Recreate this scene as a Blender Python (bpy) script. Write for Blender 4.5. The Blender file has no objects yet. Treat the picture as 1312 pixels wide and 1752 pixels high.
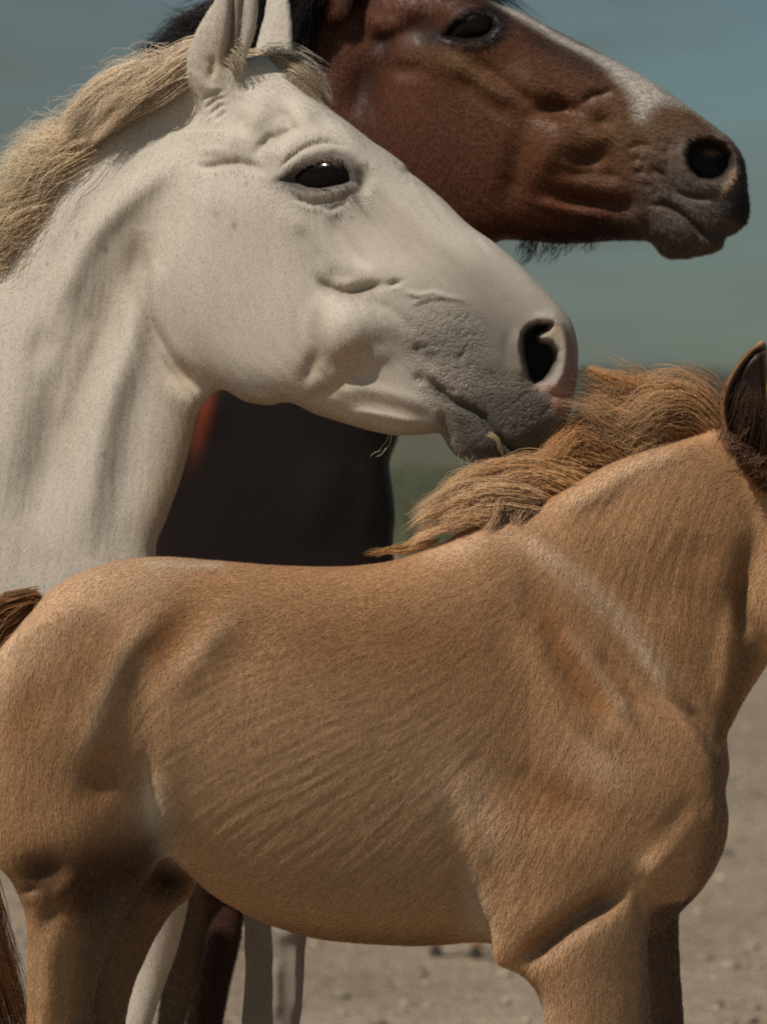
import bpy, math, random
import numpy as np

random.seed(7); RNG = np.random.default_rng(11)
C = bpy.context.scene.collection

# ------------------------------------------------------------------ camera
CAM_Z = 1.37
K = 0.00015                      # metres per plate unit, per metre of distance
scene = bpy.context.scene
cam_d = bpy.data.cameras.new('camera')
cam = bpy.data.objects.new('camera', cam_d); C.objects.link(cam)
cam.location = (0, 0, CAM_Z); cam.rotation_euler = (math.radians(90), 0, 0)
cam_d.sensor_fit = 'HORIZONTAL'; cam_d.sensor_width = 24.0
cam_d.lens = 24.0 / (1312 * K)
cam_d.shift_y = -176 / 1312
cam_d.clip_end = 4000
cam_d.dof.use_dof = True
cam_d.dof.focus_distance = 4.85
cam_d.dof.aperture_fstop = 5.6
scene.camera = cam

# ------------------------------------------------------------------ light
SUN_TRAVEL = np.array([0.48, 0.38, -0.79]); SUN_TRAVEL /= np.linalg.norm(SUN_TRAVEL)
SUN_EL = math.asin(-SUN_TRAVEL[2]); SUN_AZ = math.atan2(-SUN_TRAVEL[0], -SUN_TRAVEL[1])
sun_d = bpy.data.lights.new('sun', 'SUN'); sun_d.energy = 4.6; sun_d.angle = math.radians(0.6)
sun_d.color = (1.0, 0.93, 0.82)
sun = bpy.data.objects.new('sun', sun_d); C.objects.link(sun)
from mathutils import Vector
sun.rotation_euler = Vector(tuple(SUN_TRAVEL)).to_track_quat('-Z', 'Y').to_euler()
sun.location = (-5, -3, 8)

world = bpy.data.worlds.new('World'); scene.world = world; world.use_nodes = True
nt = world.node_tree; nt.nodes.clear()
def N(nt, t, **kw):
    n = nt.nodes.new(t)
    for k, v in kw.items():
        if k in n.inputs: n.inputs[k].default_value = v
        else: setattr(n, k, v)
    return n
sky = N(nt, 'ShaderNodeTexSky', sky_type='NISHITA', sun_disc=False, air_density=1.0, dust_density=0.8, ozone_density=1.5)
sky.sun_elevation = SUN_EL; sky.sun_rotation = SUN_AZ
bw = N(nt, 'ShaderNodeHueSaturation'); bw.inputs['Saturation'].default_value = 0.8
nt.links.new(sky.outputs[0], bw.inputs['Color'])
tint = N(nt, 'ShaderNodeMix', data_type='RGBA', blend_type='MULTIPLY'); tint.inputs[0].default_value = 1
tint.inputs[7].default_value = (0.75, 0.92, 0.90, 1)
nt.links.new(bw.outputs[0], tint.inputs[6])
tc = N(nt, 'ShaderNodeTexCoord'); mp = N(nt, 'ShaderNodeMapping'); mp.inputs['Scale'].default_value = (1.2, 1.0, 9.0)
nt.links.new(tc.outputs['Generated'], mp.inputs[0])
cn = N(nt, 'ShaderNodeTexNoise'); cn.inputs['Scale'].default_value = 3.4; cn.inputs['Detail'].default_value = 6; cn.inputs['Roughness'].default_value = 0.55
nt.links.new(mp.outputs[0], cn.inputs['Vector'])
cr = N(nt, 'ShaderNodeMapRange'); cr.inputs[1].default_value = 0.44; cr.inputs[2].default_value = 0.64; cr.inputs[3].default_value = 0; cr.inputs[4].default_value = 0.75
nt.links.new(cn.outputs[0], cr.inputs[0])
cm = N(nt, 'ShaderNodeMix', data_type='RGBA'); cm.inputs[7].default_value = (2.9, 3.25, 3.05, 1)
nt.links.new(cr.outputs[0], cm.inputs[0]); nt.links.new(tint.outputs[2], cm.inputs[6])
bg = N(nt, 'ShaderNodeBackground'); bg.inputs[1].default_value = 0.055
wo = N(nt, 'ShaderNodeOutputWorld')
nt.links.new(cm.outputs[2], bg.inputs[0]); nt.links.new(bg.outputs[0], wo.inputs[0])

scene.view_settings.view_transform = 'Standard'; scene.view_settings.look = 'None'
scene.view_settings.exposure = -0.40; scene.view_settings.gamma = 1
scene.view_settings.use_curve_mapping = False
scene.cycles.max_bounces = 6
scene.cycles.use_denoising = False
scene.cycles.filter_width = 2.0

# ------------------------------------------------------------------ helpers
def tag(o, label=None, cat=None, group=None, kind=None):
    if label: o['label'] = label
    if cat: o['category'] = cat
    if group: o['group'] = group
    if kind: o['kind'] = kind
    return o

def link_mesh(name, V, F, mat=None, parent=None, smooth=True, col=None, skin=None):
    """V (n,3), F list/array of equal-length faces -> ONE mesh object"""
    V = np.ascontiguousarray(V, dtype=np.float32); F = np.ascontiguousarray(F, dtype=np.int32)
    me = bpy.data.meshes.new(name)
    n, k = F.shape
    me.vertices.add(len(V)); me.vertices.foreach_set('co', V.ravel())
    me.loops.add(n * k); me.loops.foreach_set('vertex_index', F.ravel())
    me.polygons.add(n); me.polygons.foreach_set('loop_start', np.arange(0, n * k, k, dtype=np.int32))
    me.polygons.foreach_set('loop_total', np.full(n, k, dtype=np.int32))
    if smooth: me.polygons.foreach_set('use_smooth', np.ones(n, dtype=bool))
    me.update(calc_edges=True); me.validate()
    if col is not None:
        a = me.color_attributes.new('Col', 'FLOAT_COLOR', 'POINT')
        c4 = np.ones((len(V), 4), dtype=np.float32); c4[:, :3] = col
        a.data.foreach_set('color', c4.ravel())
    if skin is not None:
        a = me.attributes.new('Skin', 'FLOAT', 'POINT'); a.data.foreach_set('value', np.ascontiguousarray(skin, dtype=np.float32))
    if mat: me.materials.append(mat)
    o = bpy.data.objects.new(name, me); C.objects.link(o)
    if parent: o.parent = parent
    return o

def catmull(P, closed=True, step=9.0):
    P = np.array(P, float); n = len(P); out = []
    rng = range(n) if closed else range(n - 1)
    for i in rng:
        if closed: a, b, c, d = P[i - 1], P[i], P[(i + 1) % n], P[(i + 2) % n]
        else: a, b, c, d = P[max(i - 1, 0)], P[i], P[i + 1], P[min(i + 2, n - 1)]
        m = max(1, int(np.linalg.norm(c - b) / step))
        t = np.arange(m)[:, None] / m
        # centripetal-like softened tangents
        m1 = (c - a) * 0.5; m2 = (d - b) * 0.5
        L = np.linalg.norm(c - b) + 1e-6
        for mm in (m1, m2):
            q = np.linalg.norm(mm)
            if q > L * 1.2: mm *= L * 1.2 / q
        out.append((2*t**3-3*t**2+1)*b + (t**3-2*t**2+t)*m1 + (-2*t**3+3*t**2)*c + (t**3-t**2)*m2)
    if not closed: out.append(P[-1:])
    return np.vstack(out)

def seg_dist(X, Y, P, closed=True):
    """distance from points to a polyline, and inside test when closed"""
    X = X.astype(np.float32); Y = Y.astype(np.float32)
    d2 = np.full(X.shape, 1e12, np.float32); ins = np.zeros(X.shape, bool)
    n = len(P)
    for i in range(n if closed else n - 1):
        ax, ay = P[i]; bx, by = P[(i + 1) % n]
        ex, ey = bx - ax, by - ay; L = ex*ex + ey*ey + 1e-9
        px = X - np.float32(ax); py = Y - np.float32(ay)
        t = np.clip((px*ex + py*ey) / L, 0, 1)
        dx = px - t*ex; dy = py - t*ey
        np.minimum(d2, dx*dx + dy*dy, out=d2)
        if closed and ay != by:
            c = ((Y >= ay) != (Y >= by)) & (px < (ey and (Y - ay) * ex / ey))
            ins ^= c
    d = np.sqrt(d2)
    return np.where(ins, d, -d) if closed else d

def stroke(X, Y, P, sg):
    """soft line that thins out towards both ends"""
    d2 = np.full(X.shape, 1e12, np.float32); tp = np.zeros(X.shape, np.float32)
    L = np.r_[0, np.cumsum(np.linalg.norm(np.diff(P, axis=0), axis=1))]; T = L[-1]
    for i in range(len(P) - 1):
        ax, ay = P[i]; ex, ey = P[i+1] - P[i]; l2 = ex*ex + ey*ey + 1e-9
        t = np.clip(((X-ax)*ex + (Y-ay)*ey)/l2, 0, 1); q = (X-ax-t*ex)**2 + (Y-ay-t*ey)**2
        m = q < d2; d2[m] = q[m]; tp[m] = (L[i] + t*(L[i+1]-L[i]))[m]
    e = np.clip(np.minimum(tp, T-tp)/min(0.5*T, max(0.12*T, 0) + 2.6*sg), 0, 1); e = e*e*(3-2*e)
    return np.exp(-d2/(2*sg*sg)) * (0.10 + 0.90*e)

def bilinear(A, x0, y0, s, X, Y):
    fx = np.clip((X - x0) / s, 0, A.shape[0] - 1.001); fy = np.clip((Y - y0) / s, 0, A.shape[1] - 1.001)
    i = fx.astype(np.int32); j = fy.astype(np.int32); u = (fx - i).astype(np.float32); v = (fy - j).astype(np.float32)
    return (A[i, j]*(1-u)*(1-v) + A[i+1, j]*u*(1-v) + A[i, j+1]*(1-u)*v + A[i+1, j+1]*u*v)

def up2(A, shape):
    ix = np.linspace(0, A.shape[0] - 1, shape[0]); iy = np.linspace(0, A.shape[1] - 1, shape[1])
    return bilinear(A, 0, 0, 1.0, ix[:, None] + 0*iy[None], iy[None] + 0*ix[:, None])

class Blob:
    """a closed solid of round section grown from its side outline; w0 is its sideways offset, k width/height ratio, T caps the half width"""
    def __init__(self, pts, k=0.7, w0=0.0, T=None, s=6.0, tilt=None):
        P = catmull(pts); self.P = P; self.w0 = w0; self.T = T; self.tilt = tilt
        lo = P.min(0) - 30; hi = P.max(0) + 30
        while (hi[0]-lo[0]) * (hi[1]-lo[1]) / s**2 > 120000: s *= 1.3
        self.lo, self.hi = lo, hi
        xs = np.arange(lo[0], hi[0] + s, s); ys = np.arange(lo[1], hi[1] + s, s)
        X, Y = np.meshgrid(xs, ys, indexing='ij')
        sd = seg_dist(X, Y, P[::2] if len(P) > 120 else P)
        U = None
        for lev in (8, 4, 2, 1):
            m = sd[::lev, ::lev] > 0
            U = np.zeros(m.shape, np.float32) if U is None else up2(U, m.shape)
            h = s * lev; c = 2 * k * k * h * h
            U = np.where(m, U, 0)
            for _ in range(500 if lev >= 4 else (260 if lev == 2 else 120)):
                V = U.copy()
                V[1:-1, 1:-1] = 0.25 * (U[2:, 1:-1] + U[:-2, 1:-1] + U[1:-1, 2:] + U[1:-1, :-2] + c)
                U = np.where(m, V, 0)
        q = np.where(sd > 1.5*s, U / np.maximum(sd, 1), 0); wgt = (sd > 1.5*s).astype(np.float32)
        q0, m0 = q.copy(), wgt.copy()
        for _ in range(400):      # carry the edge slope outward
            qs = np.zeros_like(q); ws = np.zeros_like(q)
            for dx, dy in ((1,0),(-1,0),(0,1),(0,-1)):
                qs += np.roll(q*wgt, (dx,dy), (0,1)); ws += np.roll(wgt, (dx,dy), (0,1))
            new = (m0 == 0) & (ws > 0)
            q = np.where(new, qs/np.maximum(ws, 1e-6), q); wgt = np.where(new, 1, wgt)
            if not new.any(): break
        for _ in range(25):
            b_ = (q + np.roll(q,1,0) + np.roll(q,-1,0) + np.roll(q,1,1) + np.roll(q,-1,1))/5
            q = np.where(m0 > 0, q, b_)
        q = np.where(wgt > 0, q, q[m0 > 0].mean() if m0.any() else k*k*40)
        self.U, self.q, self.s = U.astype(np.float32), q.astype(np.float32), s
    def eval2(self, X, Y):
        """U on a rectilinear grid (X, Y 2-D arrays)"""
        lo, s = self.lo, self.s
        M = 560
        inb = (X > lo[0]-M) & (X < self.hi[0]+M) & (Y > lo[1]-M) & (Y < self.hi[1]+M)
        sd = np.full(X.shape, -1000.0, np.float32)
        if inb.any():
            sd[inb] = seg_dist(X[inb], Y[inb], self.P)
        sd = np.where(sd < -20, -20 - 150*np.tanh((-sd-20)/150), sd).astype(np.float32)
        q = bilinear(self.q, lo[0], lo[1], s, X, Y); U = bilinear(self.U, lo[0], lo[1], s, X, Y)
        t = np.clip((sd - s*1.2) / (s*2.5), 0, 1); t = t*t*(3-2*t)
        out = np.where(sd > 0, U*t + q*sd*(1-t), q*sd).astype(np.float32)
        if self.T:
            H = np.sqrt(np.maximum(out, 0)); H2 = self.T*np.tanh(H/self.T)
            out = np.where(out > 0, H2*H2, out).astype(np.float32)
        return out

def smin(a, b, k):
    if k <= 0: return np.minimum(a, b)
    h = np.clip(k - np.abs(a - b), 0, None) / k
    return np.minimum(a, b) - h*h*k*0.25

def spacing(lo, hi, a, b, fine, coarse=26.0):
    """grid lines: fine between a and b, growing coarser away"""
    out = list(np.arange(a, b + fine, fine)); s = fine; x = out[-1]
    while x < hi: s = min(s*1.12, coarse); x += s; out.append(x)
    s = fine; x = a; pre = []
    while x > lo: s = min(s*1.12, coarse); x -= s; pre.append(x)
    return np.array(pre[::-1] + out)

def surface_nets(f, gx, gw, gy):
    """f[nx,nw,ny] < 0 inside -> verts, quads"""
    s = f < 0
    nx, nw, ny = f.shape
    cnt = np.zeros((nx-1, nw-1, ny-1), np.uint8)
    for a in (0, 1):
        for b in (0, 1):
            for c in (0, 1):
                cnt += s[a:nx-1+a, b:nw-1+b, c:ny-1+c]
    act = (cnt > 0) & (cnt < 8)
    ix, iw, iy = np.nonzero(act); n = len(ix)
    idx = np.full(act.shape, -1, np.int32); idx[ix, iw, iy] = np.arange(n)
    fc = {}
    for a in (0, 1):
        for b in (0, 1):
            for c in (0, 1):
                fc[a, b, c] = f[ix+a, iw+b, iy+c].astype(np.float64)
    acc = np.zeros((n, 3)); num = np.zeros(n)
    for ax in range(3):
        for p in (0, 1):
            for q in (0, 1):
                if ax == 0: A, B = (0, p, q), (1, p, q)
                elif ax == 1: A, B = (p, 0, q), (p, 1, q)
                else: A, B = (p, q, 0), (p, q, 1)
                fa, fb = fc[A], fc[B]; m = (fa < 0) != (fb < 0)
                t = np.where(m, fa / np.where(m, fa - fb, 1), 0)
                pt = np.stack([A[0] + t*(B[0]-A[0]), A[1] + t*(B[1]-A[1]), A[2] + t*(B[2]-A[2])], 1)
                acc += np.where(m[:, None], pt, 0); num += m
    loc = acc / num[:, None]
    V = np.stack([gx[ix] + loc[:, 0]*(gx[ix+1]-gx[ix]), gw[iw] + loc[:, 1]*(gw[iw+1]-gw[iw]), gy[iy] + loc[:, 2]*(gy[iy+1]-gy[iy])], 1)
    Q = []
    # x edges
    m = s[:-1, 1:-1, 1:-1] != s[1:, 1:-1, 1:-1]; i, j, k = np.nonzero(m); j += 1; k += 1
    q = np.stack([idx[i, j-1, k-1], idx[i, j, k-1], idx[i, j, k], idx[i, j-1, k]], 1); fl = s[i, j, k]
    q[~fl] = q[~fl][:, ::-1]; Q.append(q)
    m = s[1:-1, :-1, 1:-1] != s[1:-1, 1:, 1:-1]; i, j, k = np.nonzero(m); i += 1; k += 1
    q = np.stack([idx[i-1, j, k-1], idx[i-1, j, k], idx[i, j, k], idx[i, j, k-1]], 1); fl = s[i, j, k]
    q[~fl] = q[~fl][:, ::-1]; Q.append(q)
    m = s[1:-1, 1:-1, :-1] != s[1:-1, 1:-1, 1:]; i, j, k = np.nonzero(m); i += 1; j += 1
    q = np.stack([idx[i-1, j-1, k], idx[i, j-1, k], idx[i, j, k], idx[i-1, j, k]], 1); fl = s[i, j, k]
    q[~fl] = q[~fl][:, ::-1]; Q.append(q)
    Q = np.vstack(Q)
    return V, Q

def relax(V, Q, it, lam=0.5, mu=-0.52):
    n = len(V); E = np.vstack([Q[:, [0,1]], Q[:, [1,2]], Q[:, [2,3]], Q[:, [3,0]]])
    a = np.concatenate([E[:,0], E[:,1]]); b = np.concatenate([E[:,1], E[:,0]])
    deg = np.maximum(np.bincount(a, minlength=n), 1)
    for t in range(it * 2):
        L = np.stack([np.bincount(a, V[b, c], n) for c in range(3)], 1) / deg[:, None] - V
        V = V + (lam if t % 2 == 0 else mu) * L
    return V

def vnormals(V, Q):
    n = np.cross(V[Q[:,2]] - V[Q[:,0]], V[Q[:,3]] - V[Q[:,1]])
    out = np.zeros_like(V)
    for c in range(4):
        for d in range(3): out[:, d] += np.bincount(Q[:, c], n[:, d], len(V))
    return out / (np.linalg.norm(out, axis=1, keepdims=True) + 1e-12)

def in_box(X, Y, P, m):
    P = np.asarray(P); return (X > P[:,0].min()-m) & (X < P[:,0].max()+m) & (Y > P[:,1].min()-m) & (Y < P[:,1].max()+m)

def sculpt(X, Y, strokes):
    """strokes: ('l', pts, sigma, amp) line; ('p', pts, soft, amp) plate; ('b', (x,y), (rx,ry,angle), amp) bump"""
    R = np.zeros(X.shape, np.float32)
    for st in strokes:
        if st[0] == 'l':
            _, P, sg, am = st[:4]; m = in_box(X, Y, P, 3.2*sg)
            if not m.any(): continue
            Pc = catmull(P, False, 14) if len(P) > 2 else np.array(P, float)
            R[m] += stroke(X[m], Y[m], Pc, sg) * am
        elif st[0] == 'p':
            _, P, sf, am = st[:4]; m = in_box(X, Y, P, sf)
            if not m.any(): continue
            d = seg_dist(X[m], Y[m], catmull(P, True, 12)); t = np.clip(d/sf*0.5 + 0.5, 0, 1)
            R[m] += t*t*(3-2*t) * am
        else:
            _, c, (rx, ry, ang), am = st[:4]; r = max(rx, ry)*3.2
            m = (abs(X-c[0]) < r) & (abs(Y-c[1]) < r)
            if not m.any(): continue
            a = math.radians(ang); dx = X[m]-c[0]; dy = Y[m]-c[1]
            u = (dx*math.cos(a) + dy*math.sin(a))/rx; v = (-dx*math.sin(a) + dy*math.cos(a))/ry
            R[m] += np.exp(-(u*u+v*v)/2) * am
    return R

def paint(X, Y, base, coats):
    """coats: same shapes, last item = (rgb, alpha)"""
    col = np.tile(np.array(base, np.float32), (len(X), 1))
    for st in coats:
        rgb, al = st[-1]
        w = np.clip(sculpt(X, Y, [tuple(st[:-1]) + (al,)]), 0, 1)[:, None]
        col = col*(1-w) + np.array(rgb, np.float32)*w
    return col

def smooth_noise(shape, n, rng):
    A = rng.standard_normal(shape).astype(np.float32)
    for _ in range(n):
        A = (A + np.roll(A,1,0) + np.roll(A,-1,0) + np.roll(A,1,1) + np.roll(A,-1,1))/5
    return A / (A.std() + 1e-9)

def flow_field(X, Y, ctrl):
    """ctrl: (x, y, dx, dy) growth direction of the coat"""
    vx = np.zeros(X.shape, np.float32); vy = np.zeros(X.shape, np.float32)
    for x, y, dx, dy in ctrl:
        w = 1.0 / ((X-x)**2 + (Y-y)**2 + 60**2)**1.5
        l = math.hypot(dx, dy); vx += w*dx/l; vy += w*dy/l
    l = np.hypot(vx, vy) + 1e-12
    return vx/l, vy/l

def lic(x0, y0, x1, y1, s, ctrl, width, length, seed):
    """coat clumps: noise drawn out along the hair direction"""
    rng = np.random.default_rng(seed)
    xs = np.arange(x0, x1, s); ys = np.arange(y0, y1, s); X, Y = np.meshgrid(xs, ys, indexing='ij')
    vx, vy = flow_field(X, Y, ctrl); A = smooth_noise(X.shape, width, rng)
    out = A.copy(); cnt = 1
    for sg in (1, -1):
        px, py = X.copy(), Y.copy()
        for k in range(length):
            fx = bilinear(vx, x0, y0, s, px, py); fy = bilinear(vy, x0, y0, s, px, py)
            px = px + sg*fx*s*1.3; py = py + sg*fy*s*1.3
            out += bilinear(A, x0, y0, s, px, py)*(1 - k/length); cnt += 1
    return out/out.std(), x0, y0, s

class Plate:
    """places outline units (px, py, sideways w) of one horse in the world"""
    def __init__(self, table): self.t = np.array(table, float)
    def D(self, px): return np.interp(px, self.t[:,0], self.t[:,1])
    def __call__(self, P):
        P = np.asarray(P, float); D = self.D(P[:,0]); D = D + 0
        return np.stack([(P[:,0]-656)*K*D, D + P[:,1]*K*D, CAM_Z - (P[:,2]-700)*K*D], 1)

def ground_py(D): return 700 + CAM_Z/(K*D)

# ------------------------------------------------------------------ materials
def mat_new(name):
    m = bpy.data.materials.new(name); m.use_nodes = True
    return m, m.node_tree, m.node_tree.nodes['Principled BSDF']

def coat_material(name, rough=0.62, mott=0.16, sheen=0.15, bump=0.25, spots=None, grain=1.0):
    m, nt, b = mat_new(name)
    at = N(nt, 'ShaderNodeAttribute', attribute_name='Col')
    tc = N(nt, 'ShaderNodeTexCoord')
    n1 = N(nt, 'ShaderNodeTexNoise'); n1.inputs['Scale'].default_value = 9; n1.inputs['Detail'].default_value = 8; n1.inputs['Roughness'].default_value = 0.65
    nt.links.new(tc.outputs['Object'], n1.inputs['Vector'])
    r1 = N(nt, 'ShaderNodeMapRange'); r1.inputs[1].default_value = 0.3; r1.inputs[2].default_value = 0.7; r1.inputs[3].default_value = 1-mott; r1.inputs[4].default_value = 1+mott*0.6
    nt.links.new(n1.outputs[0], r1.inputs[0])
    mx = N(nt, 'ShaderNodeMix', data_type='RGBA', blend_type='MULTIPLY'); mx.inputs[0].default_value = 1
    nt.links.new(at.outputs['Color'], mx.inputs[6]); nt.links.new(r1.outputs[0], mx.inputs[7])
    n2 = N(nt, 'ShaderNodeTexNoise'); n2.inputs['Scale'].default_value = 420; n2.inputs['Detail'].default_value = 3
    nt.links.new(tc.outputs['Object'], n2.inputs['Vector'])
    r2 = N(nt, 'ShaderNodeMapRange'); r2.inputs[1].default_value = 0.3; r2.inputs[2].default_value = 0.7; r2.inputs[3].default_value = 1-.16*grain; r2.inputs[4].default_value = 1+.12*grain
    nt.links.new(n2.outputs[0], r2.inputs[0])
    mx2 = N(nt, 'ShaderNodeMix', data_type='RGBA', blend_type='MULTIPLY'); mx2.inputs[0].default_value = 1
    nt.links.new(mx.outputs[2], mx2.inputs[6]); nt.links.new(r2.outputs[0], mx2.inputs[7])
    last = mx2.outputs[2]
    if spots:
        vo = N(nt, 'ShaderNodeTexVoronoi'); vo.inputs['Scale'].default_value = spots; vo.inputs['Randomness'].default_value = 1
        nt.links.new(tc.outputs['Object'], vo.inputs['Vector'])
        wn = N(nt, 'ShaderNodeSeparateColor'); nt.links.new(vo.outputs['Color'], wn.inputs[0])
        sz = N(nt, 'ShaderNodeMath', operation='MULTIPLY'); sz.inputs[1].default_value = 0.16
        pw = N(nt, 'ShaderNodeMath', operation='POWER'); pw.inputs[1].default_value = 4; nt.links.new(wn.outputs[0], pw.inputs[0]); nt.links.new(pw.outputs[0], sz.inputs[0])
        sb = N(nt, 'ShaderNodeMath', operation='SUBTRACT'); nt.links.new(sz.outputs[0], sb.inputs[0]); nt.links.new(vo.outputs['Distance'], sb.inputs[1])
        rr = N(nt, 'ShaderNodeMapRange'); rr.inputs[1].default_value = 0; rr.inputs[2].default_value = 0.06; rr.inputs[3].default_value = 0; rr.inputs[4].default_value = 0.45
        nt.links.new(sb.outputs[0], rr.inputs[0])
        mx3 = N(nt, 'ShaderNodeMix', data_type='RGBA'); mx3.inputs[7].default_value = (0.16, 0.10, 0.06, 1)
        nt.links.new(rr.outputs[0], mx3.inputs[0]); nt.links.new(last, mx3.inputs[6]); last = mx3.outputs[2]
    nt.links.new(last, b.inputs['Base Color'])
    b.inputs['Roughness'].default_value = rough
    b.inputs['Specular IOR Level'].default_value = 0.25
    b.inputs['Sheen Weight'].default_value = sheen; b.inputs['Sheen Roughness'].default_value = 0.45
    b.inputs['Sheen Tint'].default_value = (1, 0.93, 0.82, 1)
    bp = N(nt, 'ShaderNodeBump'); bp.inputs['Strength'].default_value = bump; bp.inputs['Distance'].default_value = 0.002
    nt.links.new(n2.outputs[0], bp.inputs['Height'])
    # creased hairless skin: warped, slanted cells
    sk = N(nt, 'ShaderNodeAttribute', attribute_name='Skin')
    mpp = N(nt, 'ShaderNodeMapping'); mpp.inputs['Rotation'].default_value = (0, math.radians(-40), 0); mpp.inputs['Scale'].default_value = (1, 1.6, 2.3)
    wn_ = N(nt, 'ShaderNodeTexNoise'); wn_.inputs['Scale'].default_value = 28; wn_.inputs['Detail'].default_value = 3
    nt.links.new(tc.outputs['Object'], wn_.inputs['Vector'])
    ad = N(nt, 'ShaderNodeMix', data_type='RGBA', blend_type='LINEAR_LIGHT'); ad.inputs[0].default_value = 0.025
    nt.links.new(tc.outputs['Object'], ad.inputs[6]); nt.links.new(wn_.outputs['Color'], ad.inputs[7])
    nt.links.new(ad.outputs[2], mpp.inputs[0])
    vor = N(nt, 'ShaderNodeTexVoronoi', feature='DISTANCE_TO_EDGE'); vor.inputs['Scale'].default_value = 62
    nt.links.new(mpp.outputs[0], vor.inputs['Vector'])
    vr = N(nt, 'ShaderNodeMapRange', interpolation_type='SMOOTHSTEP'); vr.inputs[1].default_value = 0; vr.inputs[2].default_value = 0.16
    nt.links.new(vor.outputs['Distance'], vr.inputs[0])
    hm = N(nt, 'ShaderNodeMath', operation='MULTIPLY'); nt.links.new(vr.outputs[0], hm.inputs[0]); nt.links.new(sk.outputs['Fac'], hm.inputs[1])
    bp2 = N(nt, 'ShaderNodeBump'); bp2.inputs['Strength'].default_value = 0.75; bp2.inputs['Distance'].default_value = 0.0022
    nt.links.new(hm.outputs[0], bp2.inputs['Height']); nt.links.new(bp.outputs[0], bp2.inputs['Normal'])
    nt.links.new(bp2.outputs[0], b.inputs['Normal'])
    return m

def hair_material(name, rough=0.5, spec=0.3):
    m, nt, b = mat_new(name)
    at = N(nt, 'ShaderNodeAttribute', attribute_name='Col')
    nt.links.new(at.outputs['Color'], b.inputs['Base Color'])
    b.inputs['Roughness'].default_value = rough; b.inputs['Specular IOR Level'].default_value = spec
    return m

def plain_material(name, col, rough=0.5, spec=0.5, coat=0.0, noise=0.0, scale=60):
    m, nt, b = mat_new(name)
    b.inputs['Roughness'].default_value = rough; b.inputs['Specular IOR Level'].default_value = spec
    b.inputs['Coat Weight'].default_value = coat; b.inputs['Coat Roughness'].default_value = 0.03
    tc = N(nt, 'ShaderNodeTexCoord'); n = N(nt, 'ShaderNodeTexNoise'); n.inputs['Scale'].default_value = scale; n.inputs['Detail'].default_value = 5
    nt.links.new(tc.outputs['Object'], n.inputs['Vector'])
    mx = N(nt, 'ShaderNodeMix', data_type='RGBA'); mx.inputs[6].default_value = (*[c*(1-noise) for c in col], 1); mx.inputs[7].default_value = (*[min(1, c*(1+noise)) for c in col], 1)
    nt.links.new(n.outputs[0], mx.inputs[0]); nt.links.new(mx.outputs[2], b.inputs['Base Color'])
    return m

MAT = dict(
    white=coat_material('white_coat', 0.7, 0.08, 0.05, 0.14, spots=26, grain=0.4),
    foal=coat_material('golden_coat', 0.48, 0.2, 0.06, 0.2),
    bay=coat_material('bay_coat', 0.46, 0.2, 0.0, 0.12),
    hair=hair_material('hair', 0.45, 0.3), fur=hair_material('fur', 0.6, 0.2),
    eye=plain_material('dark_eye', (0.007, 0.0035, 0.0025), 0.14, 0.2, 0.0, 0.5, 30),
    hoof=plain_material('hoof_horn', (0.05, 0.04, 0.03), 0.5, 0.4, 0, 0.4, 40),
    straw=plain_material('straw', (0.45, 0.34, 0.18), 0.7, 0.2, 0, 0.2, 80),
)

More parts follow.
